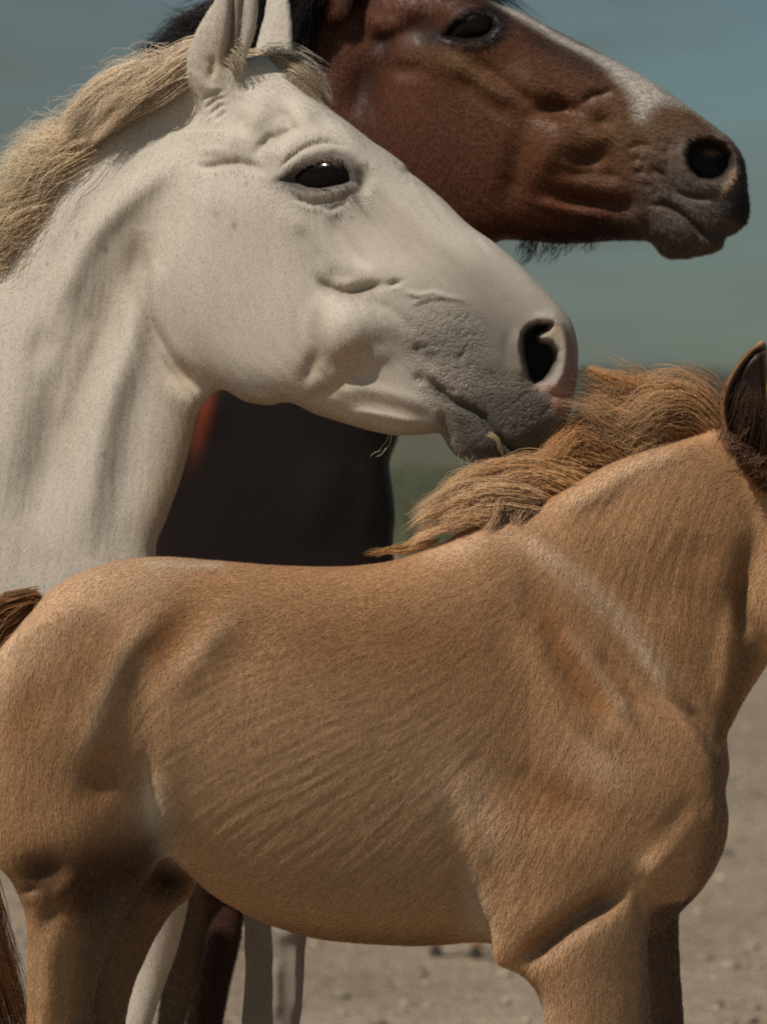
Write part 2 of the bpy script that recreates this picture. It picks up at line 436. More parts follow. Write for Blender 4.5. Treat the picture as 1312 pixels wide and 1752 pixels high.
# ------------------------------------------------------------------ horse builder
def build_body(root, plate, blobs, fine, ext, strokes, base, coats, ctrl, matname, step=3.0, wstep=9.0,
               clump=(2, 16, 1.0), lic_amp=0.6, far_strokes=True, seed=1, wmax=330, relief=1.0, skin=None):
    gx = spacing(ext[0], ext[1], fine[0], fine[1], step)
    gy = spacing(ext[2], ext[3], fine[2], fine[3], step)
    gw = spacing(-wmax, wmax, -150, 150, wstep, 16.0)
    X, Y = np.meshgrid(gx, gy, indexing='ij')
    f = None
    for bl, kk in blobs:
        U = bl.eval2(X, Y)
        gX = np.gradient(U, gx, axis=0); gY = np.gradient(U, gy, axis=1); g2 = (gX*gX + gY*gY).astype(np.float32)
        w = (gw - bl.w0).astype(np.float32)
        if bl.tilt is not None:
            wc = (bl.tilt[0]*(X - bl.tilt[1]) + bl.tilt[2]*(Y - bl.tilt[3])).astype(np.float32)
            ww = w[None, :, None] - wc[:, None, :]
            F = ww*ww - U[:, None, :]; F /= np.sqrt(4*ww*ww + g2[:, None, :] + 30)
        else:
            F = (w*w)[None, :, None] - U[:, None, :]
            F /= np.sqrt((4*w*w)[None, :, None] + g2[:, None, :] + 30)
        f = F if f is None else smin(f, F, kk)
        del F
    V, Q = surface_nets(f, gx, gw, gy); del f
    V = relax(V, Q, 3)
    nrm = vnormals(V, Q)
    if (nrm[:, 0]*(V[:, 0] - V[:, 0].mean())).sum() < 0: Q = Q[:, ::-1].copy(); nrm = -nrm
    R = sculpt(V[:, 0], V[:, 2], strokes)
    A, ax0, ay0, as_ = lic(fine[0]-60, fine[2]-60, fine[1]+60, fine[3]+60, 2.5, ctrl, clump[0], clump[1], seed)
    inf = np.clip(np.minimum.reduce([V[:,0]-fine[0]+40, fine[1]+40-V[:,0], V[:,2]-fine[2]+40, fine[3]+40-V[:,2]])/40, 0, 1)
    La = bilinear(A, ax0, ay0, as_, V[:,0], V[:,2]) * inf
    R = R * relief
    if callable(lic_amp): La = La * lic_amp(V[:,0], V[:,2])
    else: La = La * lic_amp
    side = np.sign(nrm[:, 1]); w8 = np.clip(np.abs(nrm[:, 1])*1.5, 0, 1)
    V2 = V.copy(); V2[:, 1] += side * (R*w8)
    n2 = vnormals(V2, Q); V2 += n2 * La[:, None]
    V2 = relax(V2, Q, 0)
    n2 = vnormals(V2, Q)
    col = paint(V2[:, 0], V2[:, 2], base, coats) * (1 + 0.05*np.clip(La, -2, 2))[:, None]
    W = plate(V2)
    o = link_mesh('body', W - np.array(root.location), Q, MAT[matname], root, True, np.clip(col, 0.003, 1), np.clip(sculpt(V2[:, 0], V2[:, 2], skin), 0, 1) if skin else np.zeros(len(V2)))
    return dict(V=V2, Q=Q, n=n2, col=col, W=W, obj=o)

def grow_fur(name, root, B, plate, ctrl, n, region, length, width, lift, clump_field=None, seed=3, colvar=0.18, cond=None, mat='fur', lighten=1.05):
    """short coat hairs standing on the body: one narrow blade each"""
    rng = np.random.default_rng(seed)
    V, Q, nr = B['V'], B['Q'], B['n']
    qc = V[Q].mean(1); qn = nr[Q[:, 0]]
    ar = np.linalg.norm(np.cross(V[Q[:,2]]-V[Q[:,0]], V[Q[:,3]]-V[Q[:,1]]), axis=1)
    m = (qc[:,0] > region[0]) & (qc[:,0] < region[1]) & (qc[:,2] > region[2]) & (qc[:,2] < region[3]) & (qn[:,1] < 0.45)
    if cond is not None: m &= cond(qc[:,0], qc[:,2])
    ids = np.nonzero(m)[0]; p = ar[ids]/ar[ids].sum()
    q = ids[rng.choice(len(ids), n, p=p)]
    a = rng.random((n,1)); b = rng.random((n,1))
    c = V[Q[q]]; P = (c[:,0]*(1-a) + c[:,1]*a)*(1-b) + (c[:,3]*(1-a) + c[:,2]*a)*b
    nn = nr[Q[q, 0]]; cl = B['col'][Q[q, 0]]
    vx, vy = flow_field(P[:,0], P[:,2], ctrl)
    d = np.stack([vx, np.zeros(n), vy], 1) + rng.normal(0, 0.16, (n,3))
    d -= nn*(d*nn).sum(1, keepdims=True); d /= np.linalg.norm(d, axis=1, keepdims=True) + 1e-9
    L = length*(0.6 + 0.8*rng.random((n,1))) if not callable(length) else length(P[:,0], P[:,2])[:,None]*(0.6 + 0.8*rng.random((n,1)))
    s = np.cross(nn, d)
    lf = lift*(0.5 + rng.random((n,1)))
    t1 = P + d*L*0.55 + nn*L*lf*0.55; t2 = P + d*L + nn*L*lf*0.7
    r0 = P - nn*0.6
    wd = width*(0.6 + 0.8*rng.random((n,1)))
    VV = np.concatenate([r0 - s*wd/2, r0 + s*wd/2, t1 + s*wd*0.35, t1 - s*wd*0.35, t2], 0)
    i = np.arange(n)
    T = np.concatenate([np.stack([i, i+n, i+2*n], 1), np.stack([i, i+2*n, i+3*n], 1), np.stack([i+3*n, i+2*n, i+4*n], 1)], 0)
    cc = cl*lighten*(1 + rng.normal(0, colvar, (n,1))); cc = np.clip(np.tile(cc, (5,1)), 0.004, 0.95)
    o = link_mesh(name, plate(VV) - np.array(root.location), T, MAT[mat], root, True, cc)
    o['kind'] = 'stuff'; return o

def resample(P, m):
    P = catmull(P, False, 8) if len(P) > 2 else np.array(P, float)
    d = np.r_[0, np.cumsum(np.linalg.norm(np.diff(P, axis=0), axis=1))]; t = np.linspace(0, d[-1], m)
    return np.stack([np.interp(t, d, P[:, c]) for c in range(P.shape[1])], 1)

def grow_hair(name, root, plate, groups, seed=5, mat='hair', stuff=True, m=11):
    """long hair: groups of dict(g=guides [(x,y,w)..], n, clumps, s0, s1, cs, col, r, wave)"""
    rng = np.random.default_rng(seed); VV = []; FF = []; CC = []; off = 0
    for G in groups:
        gd = np.stack([resample(g, m) for g in G['g']])[..., [0, 2, 1]]; ng = len(gd)
        n = G['n']; ncl = G.get('clumps', max(1, n//40)); s0 = G.get('s0', 4); s1 = G.get('s1', 20); cs = G.get('cs', 0.35); r = G.get('r', 0.9)
        cu = rng.random(ncl)*(ng-1); coff0 = rng.normal(0, 1, (ncl, 3)); coff1 = coff0*0.4 + rng.normal(0, 1, (ncl, 3))*0.9
        clen = 0.75 + 0.3*rng.random(ncl); cph = rng.random((ncl, 3))*6.28; ccol = rng.normal(0, 1, ncl)
        ci = rng.integers(0, ncl, n)
        u = np.clip(cu[ci] + rng.normal(0, 0.05*ng, n)*0.6, 0, max(ng-1-1e-4, 0)); i = np.minimum(u.astype(int), max(ng-2, 0)); fr = (u - i)[:, None, None]
        P = gd[i]*(1-fr) + gd[np.minimum(i+1, ng-1)]*fr if ng > 1 else gd[np.zeros(n, int)]
        L = np.clip(clen[ci]*(0.8 + 0.25*rng.random(n)), 0.2, 1.12)
        t = np.linspace(0, 1, m)
        tt = L[:, None]*t[None]*(m-1); k = np.minimum(tt.astype(int), m-2); f = (tt - k)[..., None]
        rows = np.arange(n)[:, None]
        P = P[rows, k]*(1-f) + P[rows, k+1]*f
        T1 = t[None, :, None]
        P = P + coff0[ci][:, None]*s0*(1-T1) + coff1[ci][:, None]*s1*T1**1.2
        P = P + rng.normal(0, 1, (n, 1, 3))*(s0*0.6*(1-T1) + cs*s1*(0.35 + T1*0.65))
        wv = G.get('wave', 4)
        P = P + wv*np.sin(T1*(5 + 3*cph[ci][:, None, :1]) + cph[ci][:, None, :])*T1 + 0.35*wv*np.sin(T1*(9+6*rng.random((n,1,1))) + rng.random((n,1,3))*6.28)*T1
        P = P*1.0
        tan = np.gradient(P, axis=1); tan /= np.linalg.norm(tan, axis=2, keepdims=True) + 1e-9
        ref = np.array([0.3, 1, 0.2]); a = np.cross(tan, ref); a /= np.linalg.norm(a, axis=2, keepdims=True) + 1e-9; b = np.cross(tan, a)
        rr = (r*(0.7+0.6*rng.random((n,1,1))))*(1.02 - T1**2*0.9)
        ring = [P + (a*math.cos(q) + b*math.sin(q))*rr for q in (0, 2.094, 4.189)]
        R3 = np.stack(ring, 2)                      # n, m, 3, 3
        VV.append(R3.reshape(-1, 3))
        base = off + np.arange(n)[:, None, None]*(m*3) + np.arange(m-1)[None, :, None]*3
        for q in range(3):
            q2 = (q+1) % 3
            FF.append(np.stack([base[..., 0]+q, base[..., 0]+q2, base[..., 0]+3+q2, base[..., 0]+3+q], -1).reshape(-1, 4))
        c0 = np.array(G['col'])[None, None]*np.exp(0.22*ccol[ci] + rng.normal(0, 0.18, n))[:, None, None]
        c1 = np.array(G.get('tipcol', G['col']))[None, None]*np.exp(0.22*ccol[ci])[:, None, None]
        cc = c0*(1-T1) + c1*T1
        cc = cc/np.maximum(1, cc.max(axis=2, keepdims=True)/0.93)
        CC.append(np.repeat(cc.reshape(-1, 3), 3, axis=0)); off += n*m*3
    o = link_mesh(name, plate(np.vstack(VV)) - np.array(root.location), np.vstack(FF), MAT[mat], root, True, np.clip(np.vstack(CC), 0.003, 0.95))
    if stuff: o['kind'] = 'stuff'
    return o

def ellipsoid(name, root, plate, c, r, ang, mat, seg=32, skew=0):
    th = np.linspace(0, np.pi, seg//2+1); ph = np.linspace(0, 2*np.pi, seg, endpoint=False)
    T, Pp = np.meshgrid(th, ph, indexing='ij')
    x = np.sin(T)*np.cos(Pp); z = np.sin(T)*np.sin(Pp); w = np.cos(T)
    a = math.radians(ang); xx = x*r[0]; zz = z*r[1]
    P = np.stack([c[0] + xx*math.cos(a) - zz*math.sin(a), c[1] + w*r[2], c[2] + xx*math.sin(a) + zz*math.cos(a)], -1).reshape(-1, 3)
    F = []
    for i in range(len(th)-1):
        for j in range(seg): F.append((i*seg+j, i*seg+(j+1) % seg, (i+1)*seg+(j+1) % seg, (i+1)*seg+j))
    return link_mesh(name, plate(P) - np.array(root.location), F, mat, root)

def hoof(root, plate, x, w, rx, h, gy, mat):
    """tapered hoof with a sloping front wall"""
    rings = [(0.0, 0.72, -0.10), (0.08, 0.80, -0.06), (0.5, 0.92, 0.04), (0.92, 1.05, 0.16), (1.0, 1.0, 0.17)]; seg = 18; V = []
    for t, s, fx in rings:
        for j in range(seg):
            a = 2*np.pi*j/seg; V.append((x + rx*(fx + s*math.cos(a)*(1.1 if math.cos(a) > 0 else 0.9)), w + rx*0.85*s*math.sin(a), gy - h*(1-t)))
    F = [(i*seg+j, i*seg+(j+1) % seg, (i+1)*seg+(j+1) % seg, (i+1)*seg+j) for i in range(len(rings)-1) for j in range(seg)]
    V.append((x, w, gy-h)); V.append((x+rx*0.17, w, gy)); F += [(len(V)-2, (j+1) % seg, j, j) for j in range(0)]
    o = link_mesh('hoof', plate(np.array(V)) - np.array(root.location), F, mat, root)
    return o

def make_root(name, plate, x, label, cat, group):
    D = plate.D(x); o = bpy.data.objects.new(name, None); C.objects.link(o)
    o.location = ((x-656)*K*D, D, 0.0); o.empty_display_size = 0.2
    return tag(o, label, cat, group)

def leg(xs, w0, k=0.85):
    """xs: list of (y, left, right) -> Blob"""
    L = [(l, y) for y, l, r in xs]; Rr = [(r, y) for y, l, r in xs]
    return Blob(L + Rr[::-1], k, w0)

GROUP = 'horses standing close together in the pasture'

# ================================================================== WHITE HORSE
def grow_pts(P, f):
    P = np.array(P, float); c = P.mean(0); return [tuple(q) for q in c + (P-c)*f]

def short_marks(rng, n, area, ang, ln, sg, am, jit=12):
    """skin wrinkles: n short grooves in a quad area"""
    out = []; A = np.array(area, float)
    for _ in range(n):
        u, v = rng.random(2); p = (A[0]*(1-u)+A[1]*u)*(1-v) + (A[3]*(1-u)+A[2]*u)*v
        a = math.radians(ang + rng.normal(0, jit)); l = ln*(0.6+0.8*rng.random()); dx, dy = math.cos(a)*l/2, math.sin(a)*l/2
        mx, my = rng.normal(0, l*0.09, 2)
        out.append(('l', [(p[0]-dx, p[1]-dy), (p[0]+mx, p[1]+my), (p[0]+dx, p[1]+dy)], sg*(0.8+0.4*rng.random()), am*(0.5+rng.random())))
    return out

def white_horse():
    pl = Plate([(-2000, 5.85), (-400, 5.42), (0, 5.24), (300, 5.15), (950, 4.955), (1200, 4.92)])
    root = make_root('white_horse', pl, -500, 'white adult horse with grey muzzle, its head reaching over the back of the golden foal', 'horse', GROUP)
    head = Blob([(440,95),(500,128),(560,183),(600,213),(640,243),(662,257),(692,281),(700,294),(722,310),(760,343),(802,384),(852,420),(907,470),(953,517),(980,556),(989,600),(987,645),(981,684),(966,727),(943,757),(915,774),(884,789),(852,795),(816,793),(784,783),(765,762),(752,742),(724,744),(678,745),(624,734),(541,709),(496,689),(455,693),(417,685),(373,657),(329,619),(299,569),(277,510),(268,450),(275,380),(300,300),(330,220),(370,140)], 0.62, 0, T=112)
    neck = Blob([(330,110),(300,125),(250,175),(170,225),(115,280),(50,385),(0,455),(-120,540),(-300,580),(-500,600),(-560,900),(-450,1250),(-200,1400),(100,1420),(250,1380),(305,1250),(300,1120),(278,1010),(266,940),(285,888),(307,827),(324,767),(340,701),(373,660),(400,600),(420,450),(430,300),(420,180),(390,110)], 0.31, 6, T=104)
    trunk = Blob([(-30,1060),(-200,860),(-420,555),(-650,600),(-900,645),(-1200,620),(-1450,590),(-1600,660),(-1690,850),(-1690,1100),(-1600,1300),(-1400,1370),(-1000,1480),(-700,1490),(-300,1440),(0,1400),(200,1330),(285,1230),(170,1110)], 0.66, 15, T=300)
    near_ear = Blob([(318,130),(330,80),(350,40),(370,10),(390,-30),(412,-66),(428,-70),(440,-40),(446,0),(441,55),(430,85),(415,110),(400,150),(385,170),(350,165)], 0.42, -50, s=3, tilt=(0,0,.28,150))
    far_ear = Blob([(425,140),(436,70),(448,20),(455,-20),(468,-55),(480,-62),(490,-30),(497,20),(500,70),(508,115),(520,150),(480,165)], 0.5, 58, s=3, tilt=(0,0,-.22,150))
    G = ground_py(pl.D(0))
    legs = [leg([(1250,40,300),(1400,90,330),(1500,160,330),(1600,212,312),(1752,190,262),(1900,170,240),(1960,165,245),(2050,180,235),(2250,180,232),(2320,172,245),(2400,185,250),(2440,190,262)], -85),
            leg([(1200,60,330),(1350,180,420),(1500,330,500),(1560,405,528),(1640,415,520),(1700,415,517),(1760,410,512),(1900,405,480),(2000,400,460),(2200,405,458),(2300,398,470),(2400,410,480),(2440,415,490)], 95),
            leg([(900,-1680,-1250),(1200,-1690,-1250),(1400,-1640,-1380),(1600,-1640,-1480),(1720,-1690,-1540),(1850,-1640,-1540),(2150,-1610,-1530),(2240,-1615,-1515),(2330,-1590,-1500)], -110),
            leg([(900,-1640,-1200),(1200,-1640,-1200),(1400,-1580,-1300),(1600,-1560,-1400),(1720,-1600,-1450),(1850,-1560,-1460),(2150,-1530,-1450),(2240,-1535,-1435),(2330,-1510,-1420)], 120)]
    rng = np.random.default_rng(21)
    EYE = [(484,313),(502,304),(520,293),(545,285),(568,281),(586,286),(598,300),(605,317),(590,321),(570,325),(550,330),(530,331),(512,326),(496,319)]
    NOS = [(894,572),(903,561),(918,554),(940,556),(935,565),(918,575),(922,584),(940,588),(950,602),(949,622),(940,640),(928,651),(913,655),(903,645),(898,625),(893,600)]
    S = [
      ('p',[(258,430),(250,480),(262,540),(288,592),(328,642),(385,678),(455,702),(530,690),(560,600),(560,480),(520,380),(420,300),(300,300)], 75, 26),('l',[(252,390),(240,470),(248,545),(276,612),(318,662),(350,690)], 15, -20),('l',[(258,420),(252,480),(262,545),(287,595),(320,642),(355,682)], 6, -10),('b',(330,480),(60,90,0), 6),
      ('b',(553,296),(74,48,-20), 24), ('l',[(455,300),(500,258),(550,236),(597,240),(628,285)], 14, 8),
      ('p',EYE, 9, -18),
      ('l',[(484,303),(500,288),(520,275),(545,266),(570,262),(592,268)], 4, 3),('l',[(492,318),(512,333),(532,341),(555,339),(580,332),(600,327)], 4, 2.5),
      ('l',[(478,300),(500,275),(530,258),(560,250),(590,254)], 2.6, -3),('l',[(486,288),(510,264),(545,247),(580,243)], 2.6, -2),
      ('l',[(500,342),(530,352),(560,350),(590,340),(612,330)], 3.5, -4),('l',[(545,358),(565,362),(590,352),(600,340)], 3, -3),
      ('l',[(612,280),(624,310),(618,342)], 9, -10),
      ('l',[(336,285),(360,292),(385,287),(410,284),(435,290),(460,303)], 6, -8),
      ('b',(400,248),(30,20,10), 12),('b',(442,205),(18,24,20), 12),('b',(518,208),(20,22,30), 13),('b',(465,262),(16,16,0), 7),
      ('l',[(470,188),(492,205),(500,225),(480,243),(452,258),(437,282)], 8, -9),('l',[(424,190),(416,215),(424,245)], 7, -4),
      ('l',[(446,262),(462,240),(480,232)], 5, -4),('l',[(340,264),(372,262),(400,270)], 6, 3),
      ('l',[(345,178),(365,165),(388,160)], 2.8, -4),('l',[(352,190),(372,174),(392,170)], 2.8, -4),('l',[(360,202),(378,185),(392,182)], 2.8, -4),('l',[(370,212),(384,198),(390,190)], 2.5, -3),
      ('l',[(366,95),(368,120),(362,145)], 5, -6),('l',[(330,120),(350,150),(385,165)], 6, 4),
      # inner groove of the near ear
      ('l',[(412,-60),(411,0),(408,50),(400,95),(388,140)], 9, -20),
      # face
      ('l',[(470,350),(520,402),(560,445),(610,470),(680,490)], 16, 6),('l',[(610,340),(650,400),(690,440),(740,480)], 20, -5),('l',[(505,385),(535,430),(560,470)], 9, -4),
      ('l',[(640,300),(700,360),(780,430),(860,490)], 18, 6),('l',[(560,372),(600,430),(640,470)], 8, -4),
      ('l',[(540,478),(572,500),(600,505),(632,495),(665,486)], 6, -8),('l',[(530,470),(575,495),(620,498),(660,490)], 14, -5),('l',[(660,492),(690,482)], 4, -7),('l',[(560,478),(590,488),(625,478)], 7, 4),
      ('l',[(690,500),(715,508),(740,503),(765,510)], 3, 4),('l',[(700,525),(730,512),(775,512),(800,520)], 3, 3),('l',[(620,515),(660,530),(700,560),(720,580)], 8, -5),
      ('p',[(556,540),(580,520),(610,516),(638,530),(648,560),(640,592),(610,616),(575,620),(554,600),(548,570)], 40, 16),('b',(596,566),(36,40,0), 17),('l',[(560,512),(546,565),(560,612),(600,636),(645,615)], 9, -5),
      ('l',[(545,590),(535,630),(515,665)], 10, -6),('l',[(510,692),(560,668),(600,648),(650,625)], 9, -4),
      ('b',(675,560),(30,22,20), 8),('b',(650,610),(20,12,-20), 4),
      ('l',[(580,664),(640,668),(690,680),(745,702)], 8, 3.5),('l',[(600,684),(650,692),(700,704),(748,722)], 6, -1.5),('l',[(600,702),(660,712),(720,726)], 5, 4),
      ('l',[(700,590),(730,612),(745,640)], 7, -5),('b',(770,565),(36,30,40), 5),('l',[(700,640),(735,660)], 6, -5),
      ('l',[(722,640),(748,664),(768,684),(797,697),(825,716),(843,741),(861,760),(889,771),(922,772),(960,760)], 5, -15),
      ('l',[(748,700),(762,730),(775,765)], 5, -8),
      ('b',(890,728),(44,30,-25), 9),('b',(820,762),(36,22,10), 8),('b',(960,700),(16,40,10), 4),
      ('l',[(800,640),(850,650),(890,665)], 14, -5),('l',[(905,655),(935,668),(955,690)], 5, -4),
      ('p',NOS, 8, -46),
      ('l',[(888,560),(880,590),(884,625),(896,655)], 6, 8),('l',[(905,548),(930,543),(955,556),(966,600),(960,640),(940,664),(918,668)], 6, 8),
      ('l',[(870,560),(866,600),(872,640)], 8, -3),('l',[(976,600),(972,650)], 8, -3),
      # neck
      ('l',[(275,440),(272,510),(292,580),(335,640)], 10, 4),
      ('l',[(340,250),(280,300),(225,340),(165,400),(130,460),(95,560)], 17, 12),('l',[(320,330),(255,400),(210,480),(165,580),(112,700),(85,800),(70,950)], 28, -17),
      ('l',[(275,440),(240,530),(220,602),(187,701),(168,794),(159,877),(155,960)], 20, 11),('l',[(262,600),(238,700),(225,800),(215,900)], 22, -6),
      ('l',[(60,480),(40,620),(20,760),(10,900)], 26, 7),('l',[(90,540),(60,650)], 18, -6),('l',[(165,545),(130,640),(100,740)], 12, 5),
      ('b',(200,560),(22,40,20), -5),('l',[(160,300),(120,360),(70,450)], 14, 4),
    ]
    S += [('l',[(440,1560),(446,1650),(444,1760)], 12, -5),('l',[(500,1570),(508,1640),(505,1760)], 9, 5),('b',(488,1600),(14,14,0), 10),('l',[(470,1640),(472,1760)], 8, 7)]
    S += short_marks(rng, 26, [(742,650),(775,668),(835,705),(835,725)], 62, 15, 1.7, -1.2, 10)
    S += short_marks(rng, 40, [(835,690),(905,655),(940,700),(860,755)], -38, 26, 1.9, -.8, 20)
    S += short_marks(rng, 16, [(755,535),(800,545),(815,580),(770,575)], -32, 24, 2.0, -.8, 18)
    S += short_marks(rng, 14, [(700,575),(760,580),(780,615),(715,610)], -25, 26, 2.4, -.8, 25)
    S += short_marks(rng, 10, [(780,585),(830,590),(800,640),(770,640)], -55, 36, 1.8, -.7, 15)
    S += short_marks(rng, 22, [(775,700),(820,720),(830,780),(790,770)], -60, 14, 1.8, -.6, 30)
    grey = (0.115, 0.10, 0.084); dk = (0.06, 0.05, 0.045); pink = (0.30, 0.155, 0.115); tan = (0.50, 0.36, 0.20)
    Cc = [
      ('p',[(820,470),(900,500),(960,560),(975,640),(960,720),(930,770),(870,800),(790,790),(745,740),(730,660),(690,600),(680,550),(740,500)], 110, (grey, 0.85)),
      ('p',[(780,690),(850,660),(920,665),(955,700),(940,760),(880,795),(800,790),(765,740)], 30, (( .06,.053,.046), 0.88)),
      ('b',(930,720),(26,34,0), (dk, 0.5)),('p',[(895,772),(925,765),(900,788),(860,794),(850,775)], 10, (dk, 0.7)),
      ('p',[(962,560),(982,590),(986,650),(978,688),(955,705),(944,680),(962,640),(966,600)], 14, (pink, 0.85)),('b',(935,662),(14,7,10), ((.5,.33,.27), 0.85)),('b',(950,685),(9,12,0), (pink, 0.9)),('b',(948,568),(14,8,20),((.42,.28,.2),.6)),
      ('l',[(976,705),(960,735),(945,760)], 8, (dk, 0.6)),
      ('b',(760,565),(38,18,35), ((.2,.18,.155), .5)),('b',(725,600),(26,12,10), ((.16,.14,.12), .6)),('b',(770,600),(30,14,-20), ((.2,.175,.15), .5)),('l',[(700,640),(740,662),(790,700),(840,742)], 9, ((.11,.095,.08), .7)),
      ('l',[(548,484),(600,505),(660,490)], 7, ((.30,.24,.19), .55)),('l',[(546,520),(544,590),(530,640)], 10, ((.42,.33,.25), .5)),('b',(640,330),(30,40,-30), ((.5,.45,.4), .3)),  # dark skin showing in face creases, with crease shade painted over it
      ('l',[(480,370),(540,430),(590,480)], 16, ((.46,.41,.35), .45)),('b',(700,520),(50,30,20), ((.42,.37,.32), .4)),
      ('l',[(300,340),(235,440),(190,540),(130,680),(90,820)], 24, ((.46,.38,.30), .5)),('l',[(245,430),(244,520),(285,600)], 12, ((.36,.29,.23), .55)),  # dark skin and fold shade painted along neck and jaw edge
      ('l',[(336,285),(385,287),(440,292),(470,305)], 5, ((.33,.27,.22), .45)),('l',[(492,205),(498,225),(478,243),(440,275)], 6, ((.36,.31,.26), .4)),  # temple grooves: dark skin mixed with painted crease shade
      ('p',NOS, 7, ((0.010,0.008,0.007), 1.0)),
      ('l',[(476,314),(502,298),(520,284),(545,274),(570,268),(594,275),(608,300),(614,322)], 6, (dk, 0.95)),('l',[(470,316),(500,300),(545,268),(590,266)], 9, ((.22,.19,.16), 0.5)),('l',[(495,320),(512,331),(532,338),(555,336),(580,328),(608,322)], 3.5, ((.25,.23,.21), 0.8)),
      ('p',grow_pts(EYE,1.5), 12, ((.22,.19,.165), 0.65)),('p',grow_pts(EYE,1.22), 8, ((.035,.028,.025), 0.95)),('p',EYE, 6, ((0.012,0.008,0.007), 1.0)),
      ('l',[(575,266),(598,285),(610,318),(600,335),(575,345)], 8, (dk, 0.75)),('l',[(470,314),(484,311)], 4, (dk, .7)),
      ('l',[(545,355),(575,355),(600,342)], 9, ((.2,.18,.16), 0.55)),
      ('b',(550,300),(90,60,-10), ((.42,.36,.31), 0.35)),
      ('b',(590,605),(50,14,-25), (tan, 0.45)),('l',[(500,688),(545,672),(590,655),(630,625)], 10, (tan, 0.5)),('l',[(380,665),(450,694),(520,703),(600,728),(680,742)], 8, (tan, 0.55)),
      ('l',[(325,640),(330,720),(300,850),(262,940),(200,960)], 34, (tan, 0.6)),('b',(310,640),(24,40,20), (tan, 0.35)),  # shade on the neck below the jaw, painted in as tan
      ('b',(575,376),(3,2.5,0), (dk,.9)),('b',(582,374),(5,1.6,10), (dk,.8)),('b',(603,376),(4,1.5,0), (dk,.7)),('b',(628,286),(2,3,0), (dk,.8)),('b',(405,390),(3,5,0), ((.2,.13,.09),.6)),('b',(135,403),(3,5,0), ((.2,.13,.09),.5)),('b',(185,428),(3,6,0), ((.2,.13,.09),.6)),('b',(375,372),(3,4,0), ((.2,.13,.09),.5)),
      ('l',[(410,-20),(408,40),(402,80),(390,110)], 9, ((.12,.10,.085), 0.75)),('b',(372,110),(10,26,10), (tan,.4)),
      ('l',[(545,484),(600,506),(660,490)], 5, ((.25,.18,.13),.35)),
      ('p',[(380,1480),(560,1480),(560,2500),(380,2500)], 30, ((.20,.17,.14), .85)),('l',[(498,1590),(503,1640),(512,1760),(500,1900)], 8, ((.4,.36,.31), .5)),('b',(490,1600),(18,14,0), ((.4,.36,.31), .5)),  # far foreleg: shade painted grey-brown, lit streak and knob painted paler
    ]
    ctrl = [(560,150,1,.8),(640,300,.9,.7),(550,300,-.2,1),(450,500,.1,1),(350,450,.1,1),(600,560,.3,.8),(750,560,.8,.6),(900,600,.6,.6),(850,720,.2,1),(450,650,.6,.6),(600,700,.9,.2),(300,250,-.3,1),(100,500,-.2,1),(200,700,-.1,1),(250,900,-.1,1),(300,620,.2,1),(400,60,.1,-1),(470,30,.1,-1),(0,900,-.1,1)]
    blobs = [(neck,0),(trunk,80),(head,26),(near_ear,46),(far_ear,40)] + [(l,40) for l in legs]
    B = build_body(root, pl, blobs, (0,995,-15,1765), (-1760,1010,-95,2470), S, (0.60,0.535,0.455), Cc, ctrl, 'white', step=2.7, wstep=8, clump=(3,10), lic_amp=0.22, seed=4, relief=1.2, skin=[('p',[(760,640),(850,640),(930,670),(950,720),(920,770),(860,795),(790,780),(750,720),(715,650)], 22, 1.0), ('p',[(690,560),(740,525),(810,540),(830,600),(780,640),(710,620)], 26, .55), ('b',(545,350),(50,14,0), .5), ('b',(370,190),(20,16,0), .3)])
    # eyes and lids
    for sgn, nm in ((-1,'eye'),(1,'eye')):
        m = (abs(B['V'][:,0]-548) < 12) & (abs(B['V'][:,2]-303) < 10) & (B['V'][:,1]*sgn > 0)
        wsurf = np.abs(B['V'][m,1]).mean() if m.any() else 95
        ellipsoid('eye', root, pl, (549, sgn*(wsurf - 24), 304), (60, 36, 38), -10, MAT['eye'], 40)
    grow_fur('coat', root, B, pl, ctrl, 170000, (-20,1000,-20,1770), lambda x, y: 3 + 4.5/(1+np.exp(((x-700)+(y-600)*.3)/40)), 0.75, 0.07, seed=5, colvar=0.035, lighten=1.0, cond=lambda x, y: ((x-548)**2/54**2 + (y-305)**2/22**2 > 1) & ((x-922)**2/34**2 + (y-605)**2/56**2 > 1))
    cream = (0.93,0.75,0.55); pale = (0.72,0.66,0.56)
